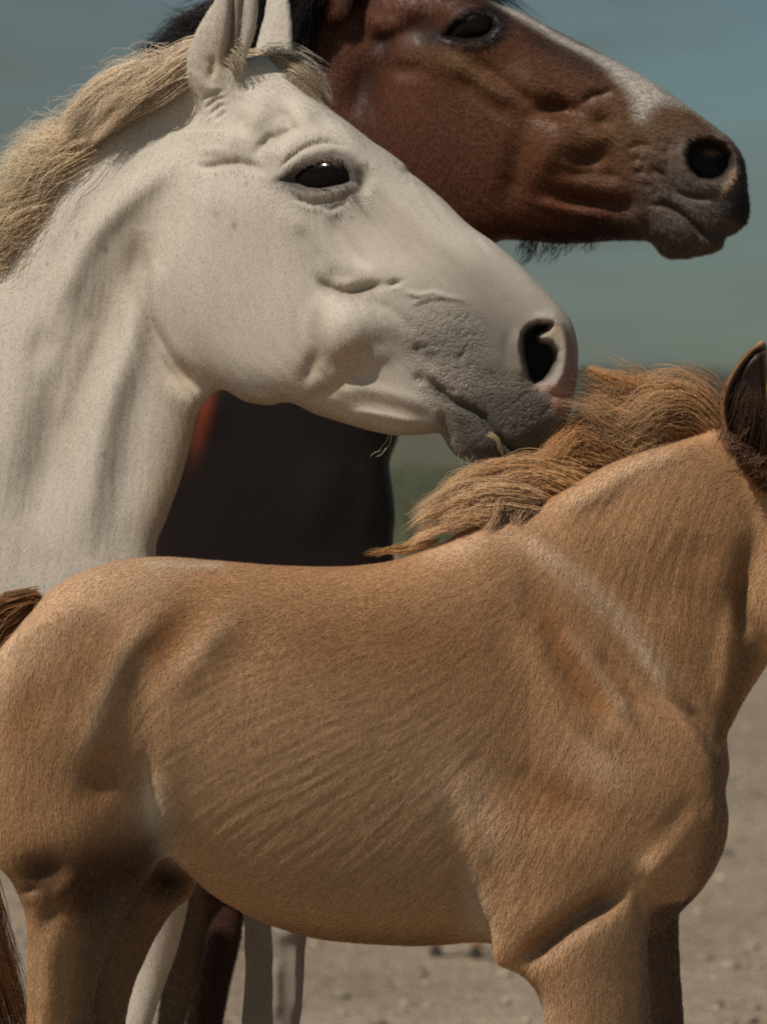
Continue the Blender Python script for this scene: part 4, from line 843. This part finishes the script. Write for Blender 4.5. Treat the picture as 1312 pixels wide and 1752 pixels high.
    Cc = [
      ('p',[(-60,900),(1300,700),(1320,900),(900,1100),(400,1150),(-60,1250)], 260, ((.49,.27,.135), .5)),
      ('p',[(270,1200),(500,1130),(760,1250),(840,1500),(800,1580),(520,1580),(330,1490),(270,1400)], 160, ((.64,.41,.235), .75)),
      ('l',[(272,1290),(276,1400),(300,1470),(350,1505)], 20, ((.78,.66,.48), .95)),('l',[(700,1250),(770,1330),(800,1430)], 34, (lt, .5)),('p',[(800,1470),(836,1540),(838,1590),(800,1580)], 30, (cr, .7)),  # bright rim of the belly: edge light painted cream
      ('l',[(400,1560),(550,1600),(700,1606),(836,1600)], 20, ((.27,.15,.07), .75)),  # shade along the belly's underside painted in
      ('l',[(880,905),(947,956),(1013,1011),(1067,1065),(1106,1120),(1150,1190)], 12, (lt, .95)),('l',[(945,1065),(985,1110),(1036,1165),(1085,1235)], 11, (lt, .65)),('b',(1020,1290),(50,26,40),(lt,.4)),('l',[(800,1290),(830,1400),(870,1480)], 22, (lt,.5)),  # highlights painted along the scapula ridges and behind the elbow
      ('l',[(900,990),(940,1060),(985,1150),(1050,1250)], 20, (rd, .95)),('l',[(1000,1090),(1050,1150),(1096,1215)], 9, (rd, .75)),  # shade painted into the grooves between those ridges
      ('l',[(840,1310),(930,1345),(1030,1400)], 30, (rd, .8)),('l',[(300,1020),(225,1100),(190,1180),(145,1320)], 10, (lt, .45)),('l',[(425,1030),(350,1105),(310,1160)], 14, (lt, .45)),('l',[(345,1000),(290,1090),(250,1160)], 24, (rd, .8)),('b',(145,1068),(34,26,0), (rd,.5)),('l',[(110,1140),(60,1200),(20,1280)], 26, (rd,.55)),('l',[(1200,880),(1190,980),(1200,1080)], 30, (rd,.4)),('b',(620,1080),(190,60,5), (rd,.45)),  # hip ridges get painted highlights, the hollows painted shade
      ('p',[(-40,960),(300,940),(280,1010),(120,1080),(20,1180),(-60,1300)], 60, (lt, .45)),  # sheen of the lit croup painted as paler coat
      ('l',[(240,962),(400,966)], 5, (cr, .6)),('l',[(700,950),(800,930),(860,900)], 14, (lt, .5)),
      ('b',(185,1320),(34,46,10), (rd, .7)),('p',[(60,1440),(280,1400),(270,1480),(200,1590),(120,1560),(40,1520)], 50, ((.15,.068,.028), .9)),('p',[(150,1470),(270,1440),(262,1490),(215,1570),(160,1560)], 36, ((.07,.032,.016), .8)),('b',(85,1468),(26,18,-20), (dkb, .8)),('b',(180,1500),(40,36,-40), (dkb, .5)),('b',(105,1545),(10,16,30), (dkb, .5)),  # thigh and stifle shade painted dark into the coat
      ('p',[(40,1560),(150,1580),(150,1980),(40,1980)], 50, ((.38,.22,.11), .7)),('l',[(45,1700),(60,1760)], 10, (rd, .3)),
      ('p',[(150,1560),(320,1500),(280,1620),(220,1760),(200,1960),(150,1960)], 24, ((.16,.10,.06), .85)),  # far hind leg darkened, its shade put into the colour
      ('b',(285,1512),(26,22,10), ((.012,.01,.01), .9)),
      ('l',[(1060,1500),(1010,1530),(950,1575),(890,1630)], 14, (dkb, .55)),('p',[(1205,1290),(1245,1290),(1250,1440),(1215,1510),(1170,1560),(1190,1440)], 20, ((.20,.11,.055), .7)),  # forearm groove and turned-away chest front, shade painted in
      ('p',[(1095,1560),(1200,1540),(1200,2000),(1100,2000)], 14, ((.075,.045,.035), .9)),  # far foreleg painted darker for the shade it stands in
      ('l',[(1120,1440),(1090,1480)], 14, (lt, .5)),('l',[(880,1660),(915,1700),(930,1760)], 16, (cr, .6)),('p',[(960,1560),(1100,1560),(1110,1800),(930,1800)], 60, ((.45,.29,.17), .5)),
      ('p',grow_pts(EARIN,1.1), 10, ((.016,.009,.006), .98)),('l',[(1304,584),(1262,614),(1228,680),(1232,745),(1262,806)], 5, ((.16,.065,.025), .8)),('l',[(1256,762),(1275,750),(1290,745)], 6, ((.3,.16,.08), .7)),
      ('l',[(1285,890),(1262,1000),(1250,1090)], 16, ((.2,.1,.045), .6)),('p',[(1262,1000),(1290,1060),(1290,1140),(1240,1260),(1215,1260),(1250,1120)], 14, ((.16,.085,.04), .65)),
      ('l',[(930,890),(1010,845),(1090,797),(1180,765)], 14, (lt, .45)),('b',(880,915),(24,16,0), (lt, .4)),('p',[(1000,880),(1200,860),(1250,950),(1200,1060),(1000,1000)], 90, ((.44,.24,.115), .55)),
    ]
    ctrl = [(-20,1200,-.1,1),(100,1100,-.2,1),(100,1400,.1,1),(200,1200,-.5,.8),(330,1250,-.7,.5),(400,1050,-1,.1),(600,1050,-1,.05),(450,1300,-.8,.35),(400,1450,-.7,.7),(600,1200,-1,.25),(600,1350,-.8,.55),(550,1500,-.75,.7),(750,1200,-.8,.5),(740,1400,-.7,.75),(760,1530,-.7,.75),(850,1000,-.8,.3),(900,1200,-.3,1),(900,1400,-.5,.9),(1000,1550,-.3,1),(1000,1700,0,1),(1150,1450,-.7,.8),(1080,1300,-.4,.9),(1000,1000,-.2,1),(1100,900,-.35,1),(1180,1000,-.15,1),(1200,1150,-.1,1),(1050,850,-.6,.7),(1270,700,-.1,-1),(100,1650,0,1)]
    blobs = [(trunk,0),(thigh,40),(thigh2,40),(shoulder,22),(neck,30),(fore,30),(fore2,30),(head,22),(ear,14),(ear2,14)] + [(l,20) for l in legs]
    amp = lambda x, y: 0.16 + 0.22*np.exp(-(((x-620)/230)**2 + ((y-1430)/170)**2)/1.6) + 0.35*np.exp(-(((x-1120)/110)**2 + ((y-960)/120)**2))
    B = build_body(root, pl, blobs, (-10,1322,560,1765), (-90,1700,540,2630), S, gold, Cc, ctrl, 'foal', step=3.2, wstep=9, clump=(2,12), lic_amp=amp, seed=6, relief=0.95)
    grow_fur('coat', root, B, pl, ctrl, 260000, (-20,1330,570,1775), lambda x, y: 9 + 7*np.exp(-(((x-620)/260)**2 + ((y-1430)/180)**2)), 0.95, 0.17, seed=7, colvar=.10, lighten=1.05, cond=lambda x, y: ~((x > 1236) & (y < 815) & (y < 735 + (x-1236)*1.2)))
    for sgn in (-1, 1): ellipsoid('eye', root, pl, (1415, -12+sgn*70, 905), (34,24,30), 30, MAT['eye'], 24)
    m1 = (.66,.36,.16); m2 = (.78,.52,.30); m3 = (.16,.07,.03)
    grow_hair('mane', root, pl, [
      # withers lock falling left
      dict(g=[[(900,880,0),(850,885,-20),(790,895,-25),(735,915,-20),(712,930,-15)], [(910,865,0),(850,855,-20),(790,862,-22),(740,885,-18),(715,905,-12)], [(900,850,10),(850,830,-5),(800,835,-8),(760,855,-5),(730,875,0)]], n=1950, clumps=24, s0=9, s1=8, cs=0.54, col=m2, wave=4, r=0.61),
      dict(g=[[(880,850,0),(865,870,-25),(865,900,-35),(850,930,-40),(815,945,-42)], [(850,845,0),(845,880,-28),(835,905,-35),(815,930,-38)], [(905,865,0),(890,890,-28),(872,920,-38),(845,943,-45)]], n=900, clumps=14, s0=6, s1=6, cs=0.54, col=(.52,.34,.19), wave=4, r=0.61),
      dict(g=[[(730,930,0),(700,940,0),(660,947,0),(620,948,0)], [(740,925,0),(700,935,0),(670,938,0),(640,950,0)]], n=90, clumps=5, s0=4, s1=4, cs=0.41, col=m1, wave=3, r=0.54),
      # under the muzzle
      dict(g=[[(975,835,30),(935,822,40),(890,815,45),(835,820,45),(775,842,40),(738,874,35)], [(985,830,30),(950,812,40),(905,806,45),(855,812,45),(800,838,40),(752,872,35)], [(1000,815,30),(960,805,45),(915,812,50),(850,845,45),(795,872,40)], [(945,850,20),(905,832,30),(865,840,30),(825,868,30),(780,898,25)]], n=2900, clumps=90, s0=9, s1=14, cs=0.54, col=m1, tipcol=m2, wave=5, r=0.54),
      dict(g=[[(1060,790,40),(1022,768,50),(990,752,50),(968,765,50),(945,792,50),(905,825,45)], [(1090,775,40),(1045,745,50),(1010,728,55),(985,738,55),(965,765,50),(940,800,50)], [(1030,800,40),(990,790,50),(960,795,50),(930,812,45)], [(1040,797,50),(1000,768,60),(972,772,60),(945,800,55)]], n=2600, clumps=80, s0=9, s1=11, cs=0.54, col=(.34,.17,.075), tipcol=m1, wave=4, r=0.54),
      # upper neck sweeping back over the muzzle's edge
      dict(g=[[(1150,765,58),(1090,735,58),(1040,705,58),(1000,690,58),(970,690,58)], [(1180,755,58),(1120,710,58),(1060,680,58),(1010,668,58),(975,665,58)], [(1120,775,58),(1060,750,58),(1010,735,58),(975,735,58)], [(1200,750,58),(1160,710,58),(1110,690,58),(1050,690,58),(1010,715,58)]], n=1200, clumps=60, s0=12, s1=17, cs=0.34, col=m1, tipcol=m2, wave=7, r=0.58),
      dict(g=[[(1245,745,58),(1225,700,53),(1190,672,50),(1150,662,50),(1110,680,52),(1080,700,58)], [(1230,745,58),(1200,710,50),(1150,690,48),(1110,700,50),(1060,740,58)], [(1215,750,58),(1170,725,48),(1120,730,46),(1080,750,50),(1040,775,58)], [(1190,755,58),(1140,745,46),(1100,755,46),(1060,780,50)]], n=2600, clumps=80, s0=12, s1=20, cs=0.41, col=m1, tipcol=(.5,.32,.18), wave=5, r=0.61),
      dict(g=[[(1150,740,58),(1110,700,58),(1070,660,58),(1030,636,58),(985,630,58)], [(1130,720,58),(1090,690,58),(1050,650,58),(1015,632,58),(980,640,58)]], n=165, clumps=7, s0=6, s1=6, cs=0.34, col=m1, wave=5, r=0.54),
      dict(g=[[(1180,700,58),(1140,665,58),(1090,642,58),(1050,636,58)], [(1120,690,58),(1080,660,58),(1040,645,58),(1000,650,58)], [(1060,705,58),(1020,680,58),(985,668,58),(968,672,58)], [(1220,700,55),(1190,662,55),(1140,650,55),(1100,655,55)]], n=420, clumps=70, s0=10, s1=12, cs=0.41, col=m1, wave=5, r=0.48)], seed=28, m=10)
    grow_hair('forelock', root, pl, [dict(g=[[(1300,760,-30),(1330,790,-45),(1360,850,-60),(1380,900,-70)], [(1330,740,0),(1370,780,-30),(1400,840,-50)]], n=450, clumps=12, s0=10, s1=10, cs=0.54, col=m1, wave=4, r=0.75)], seed=29)
    grow_hair('ear_hair', root, pl, [dict(g=[[(1240,740,-80),(1252,745,-92),(1266,752,-96)], [(1262,790,-78),(1278,784,-92),(1294,780,-96)], [(1285,815,-76),(1296,800,-90),(1312,790,-94)], [(1300,830,-70),(1308,815,-88),(1318,800,-92)]], n=420, clumps=60, s0=6, s1=8, cs=.4, col=(.10,.045,.02), tipcol=(.3,.16,.08), wave=3, r=.6), dict(g=[[(1250,745,-72),(1262,700,-84),(1275,650,-86)], [(1275,780,-74),(1284,730,-88),(1292,670,-90)], [(1300,790,-74),(1304,740,-88),(1306,690,-90)]], n=500, clumps=90, s0=9, s1=9, cs=.5, col=(.045,.02,.011), tipcol=(.07,.032,.016), wave=3, r=.7)], seed=30, m=6)
    grow_hair('tail', root, pl, [
      dict(g=[[(55,1034,0),(20,1036,0),(-20,1060,0),(-70,1140,0),(-100,1300,0),(-80,1500,0),(-30,1750,0)], [(45,1055,0),(15,1065,0),(-15,1100,0),(-60,1180,0),(-80,1350,0),(-50,1550,0),(10,1800,0)], [(30,1080,0),(5,1100,0),(-25,1150,0),(-60,1300,0),(-50,1450,0),(-10,1620,0),(40,1820,0)]], n=3000, clumps=26, s0=8, s1=18, cs=.6, col=(.24,.11,.045), tipcol=(.16,.07,.03), wave=6, r=1.1),
      dict(g=[[(58,1036,0),(30,1034,0),(0,1042,0),(-40,1075,0)], [(40,1060,0),(15,1065,0),(-10,1085,0),(-40,1120,0)], [(30,1080,0),(10,1090,0),(-8,1110,0),(-30,1150,0)]], n=900, clumps=18, s0=6, s1=7, cs=.5, col=(.26,.13,.06), wave=2, r=1.3)], seed=31, m=16)
    for x, w in ((128,-98),(176,100),(1040,-118),(1138,112)):
        hoof(root, pl, x, w, 40, 58, ground_py(pl.D(x)), MAT['hoof'])
    return root

# ================================================================== SETTING
def ground():
    # one sheet to the horizon, finer close by
    def axis(lim, a=0.35):
        out = [0.0]; s = a
        while out[-1] < lim: out.append(out[-1] + s); s *= 1.13
        return np.array(out)
    ax = axis(1500, 0.6); xs = np.concatenate([-ax[::-1], ax[1:]]); ys = np.concatenate([-axis(300, 1)[::-1], axis(2500, 0.5)[1:]]) + 5
    X, Y = np.meshgrid(xs, ys, indexing='ij'); nx, ny = X.shape
    V = np.stack([X.ravel(), Y.ravel(), np.zeros(X.size)], 1)
    I = np.arange(nx*ny).reshape(nx, ny)
    F = np.stack([I[:-1,:-1].ravel(), I[1:,:-1].ravel(), I[1:,1:].ravel(), I[:-1,1:].ravel()], 1)
    m, nt, b = mat_new('dry_dirt')
    tc = N(nt, 'ShaderNodeTexCoord')
    def noise(scale, detail=6, rough=.6):
        n = N(nt, 'ShaderNodeTexNoise'); n.inputs['Scale'].default_value = scale; n.inputs['Detail'].default_value = detail; n.inputs['Roughness'].default_value = rough
        nt.links.new(tc.outputs['Object'], n.inputs['Vector']); return n
    n1 = noise(0.9); n2 = noise(14, 5, .7); n3 = noise(0.12, 4)
    cr = N(nt, 'ShaderNodeValToRGB'); cr.color_ramp.elements[0].color = (.19,.14,.10,1); cr.color_ramp.elements[1].color = (.45,.36,.27,1); cr.color_ramp.elements[0].position = .3; cr.color_ramp.elements[1].position = .68
    mxa = N(nt, 'ShaderNodeMix', data_type='FLOAT'); mxa.inputs[0].default_value = .55
    nt.links.new(n1.outputs[0], mxa.inputs[2]); nt.links.new(n2.outputs[0], mxa.inputs[3]); nt.links.new(mxa.outputs[0], cr.inputs[0])
    gr = N(nt, 'ShaderNodeValToRGB'); gr.color_ramp.elements[0].color = (.08,.085,.058,1); gr.color_ramp.elements[1].color = (.16,.15,.105,1); gr.color_ramp.elements[0].position = .35; gr.color_ramp.elements[1].position = .65
    nt.links.new(n1.outputs[0], gr.inputs[0])
    # the turf starts along a ragged line about 40 m away, nearer on the right
    sp = N(nt, 'ShaderNodeSeparateXYZ'); nt.links.new(tc.outputs['Object'], sp.inputs[0])
    a = N(nt, 'ShaderNodeMath', operation='MULTIPLY_ADD'); a.inputs[1].default_value = 4.5; nt.links.new(sp.outputs[0], a.inputs[0]); nt.links.new(sp.outputs[1], a.inputs[2])
    w = N(nt, 'ShaderNodeMath', operation='MULTIPLY_ADD'); w.inputs[1].default_value = 22; nt.links.new(n3.outputs[0], w.inputs[0]); nt.links.new(a.outputs[0], w.inputs[2])
    ed = N(nt, 'ShaderNodeMapRange'); ed.inputs[1].default_value = 42; ed.inputs[2].default_value = 56; nt.links.new(w.outputs[0], ed.inputs[0])
    mx = N(nt, 'ShaderNodeMix', data_type='RGBA'); nt.links.new(ed.outputs[0], mx.inputs[0]); nt.links.new(cr.outputs[0], mx.inputs[6]); nt.links.new(gr.outputs[0], mx.inputs[7])
    nt.links.new(mx.outputs[2], b.inputs['Base Color']); b.inputs['Roughness'].default_value = .95; b.inputs['Specular IOR Level'].default_value = .1
    bp = N(nt, 'ShaderNodeBump'); bp.inputs['Strength'].default_value = .9; bp.inputs['Distance'].default_value = .05
    nt.links.new(n2.outputs[0], bp.inputs['Height']); nt.links.new(bp.outputs[0], b.inputs['Normal'])
    tag(link_mesh('ground', V, F, m), kind='structure')

def scatter_stones():
    rng = np.random.default_rng(51); VV = []; FF = []; off = 0
    ico = np.array([(0,0,1),(.89,0,.45),(.28,.85,.45),(-.72,.53,.45),(-.72,-.53,.45),(.28,-.85,.45),(.72,.53,-.45),(-.28,.85,-.45),(-.89,0,-.45),(-.28,-.85,-.45),(.72,-.53,-.45),(0,0,-1)])
    fi = np.array([(0,1,2),(0,2,3),(0,3,4),(0,4,5),(0,5,1),(1,6,2),(2,7,3),(3,8,4),(4,9,5),(5,10,1),(6,7,2),(7,8,3),(8,9,4),(9,10,5),(10,6,1),(11,7,6),(11,8,7),(11,9,8),(11,10,9),(11,6,10)])
    n = 9000
    y = 5.5 + 24*rng.random(n)**1.5; x = (rng.random(n)-.5)*(3.5 + y*.28)
    s = 0.005 + 0.013*rng.random(n)**3
    P = ico[None]*s[:,None,None]*np.stack([1+.5*rng.random(n), 1+.5*rng.random(n), .45+.4*rng.random(n)], 1)[:,None,:]*(1+.25*rng.normal(0,1,(n,12,1)))
    a = rng.random(n)*6.28; ca, sa = np.cos(a)[:,None], np.sin(a)[:,None]
    X = P[...,0]*ca - P[...,1]*sa + x[:,None]; Y = P[...,0]*sa + P[...,1]*ca + y[:,None]; Z = P[...,2] + (s*.25)[:,None]
    V = np.stack([X, Y, Z], -1).reshape(-1,3); F = (fi[None] + np.arange(n)[:,None,None]*12).reshape(-1,3)
    c = np.array([.30,.25,.19])[None]*np.exp(rng.normal(0,.25,(n,1)))
    o = link_mesh('pebbles', V, F, MAT['fur'], None, True, np.clip(np.repeat(c, 12, 0), .02, .9)); tag(o, kind='stuff', label='small pebbles and clods lying on the dry dirt')

def grass():
    rng = np.random.default_rng(52); n = 60000
    y = 28 + 60*rng.random(n)**1.3; x = (rng.random(n)-.5)*y*.32
    m = (y + 4.5*x + 6*np.sin(x*2) + 5*rng.normal(0,1,n) > 36); x, y = x[m], y[m]; n = len(x)
    h = .05 + .12*rng.random(n); a = rng.random(n)*6.28; w = .006 + .006*rng.random(n); lx, ly = rng.normal(0,.04,n), rng.normal(0,.04,n)
    V = np.concatenate([np.stack([x-np.cos(a)*w, y-np.sin(a)*w, 0*x], 1), np.stack([x+np.cos(a)*w, y+np.sin(a)*w, 0*x], 1), np.stack([x+lx, y+ly, h], 1)], 0)
    i = np.arange(n); F = np.stack([i, i+n, i+2*n], 1)
    c = np.array([.11,.12,.065])[None]*np.exp(rng.normal(0,.3,(n,1)))
    o = link_mesh('grass', V, F, MAT['fur'], None, False, np.tile(np.clip(c,.01,.9), (3,1))); tag(o, kind='stuff', label='short green grass on the far pasture')

def hills():
    rng = np.random.default_rng(53)
    xs = np.linspace(-420, 420, 260); ts = np.linspace(0, 1, 26)
    prof = 3.9 + .5*np.sin(xs*.021+1) + .4*np.sin(xs*.06+.4) + .2*np.sin(xs*.2+2) + 1.1*np.exp(-((xs-31)/10)**2) + .5*np.exp(-((xs-22)/4)**2)
    X, T = np.meshgrid(xs, ts, indexing='ij'); Z = prof[:,None]*np.sin(T*np.pi*.5)**1.2; Z[:, 0] = -.5
    Yv = 300 + 140*T + 10*np.sin(X*.02)
    Z = Z + .12*smooth_noise(Z.shape, 1, rng)*(T > .05)
    I = np.arange(X.size).reshape(X.shape); F = np.stack([I[:-1,:-1].ravel(), I[1:,:-1].ravel(), I[1:,1:].ravel(), I[:-1,1:].ravel()], 1)
    m, nt, b = mat_new('scrub_hill'); tc = N(nt, 'ShaderNodeTexCoord'); n = N(nt, 'ShaderNodeTexNoise'); n.inputs['Scale'].default_value = .12; n.inputs['Detail'].default_value = 8
    nt.links.new(tc.outputs['Object'], n.inputs['Vector']); r = N(nt, 'ShaderNodeValToRGB'); r.color_ramp.elements[0].color = (.035,.045,.035,1); r.color_ramp.elements[1].color = (.065,.075,.055,1); r.color_ramp.elements[0].position=.35; r.color_ramp.elements[1].position=.65
    nt.links.new(n.outputs[0], r.inputs[0]); nt.links.new(r.outputs[0], b.inputs['Base Color']); b.inputs['Roughness'].default_value = 1
    tag(link_mesh('hills', np.stack([X.ravel(), Yv.ravel(), Z.ravel()], 1), F, m), kind='structure')
    # scrub standing on the slope
    n = 10; bx = (rng.random(n)-.5)*400; bt = rng.random(n); by = 300 + 140*bt
    bz = np.interp(bx, xs, prof)*np.sin(bt*np.pi*.5)**1.2
    s = .5 + 1.0*rng.random(n)**2; k = 5
    P = rng.normal(0, .5, (n, k, 3, 3))*s[:,None,None,None] + np.stack([bx, by, bz + s*.4], 1)[:,None,None,:]
    V = P.reshape(-1,3); F = np.arange(len(V)).reshape(-1,3); c = np.repeat(np.array([.06,.075,.045])[None]*np.exp(rng.normal(0,.3,(n,1))), k*3, 0)
    if 0: tag(link_mesh('scrub', V, F, MAT['fur'], None, False, c), kind='stuff', label='low dark scrub covering the far hills')

def copy_tree(src, parent=None, skip=()):
    o = src.copy(); C.objects.link(o)
    if parent: o.parent = parent
    for ch in src.children:
        if ch.name.split('.')[0] in skip: continue
        copy_tree(ch, o)
    return o

ground(); scatter_stones(); grass(); hills()
import time
t0 = time.time()
f = foal()
print('foal', time.time()-t0); t0 = time.time()
w = white_horse(); print('white', time.time()-t0); t0 = time.time()
b = bay_horse(); print('bay', time.time()-t0)
# a second foal far behind, of which only one hind hoof shows under the near foal's belly
DF = 9.7
g = copy_tree(f, skip=('coat', 'ear_hair', 'forelock'))
sc = 0.68
g.name = 'distant_foal'
g['label'] = 'distant foal behind the golden foal, one dark hoof showing below its belly'; g['category'] = 'foal'; g['group'] = GROUP
g.scale = (sc, sc, sc); g.rotation_euler = (0, 0, math.radians(80))
g.location = ((705-656)*K*DF + 0.05, DF + 0.25, 0)
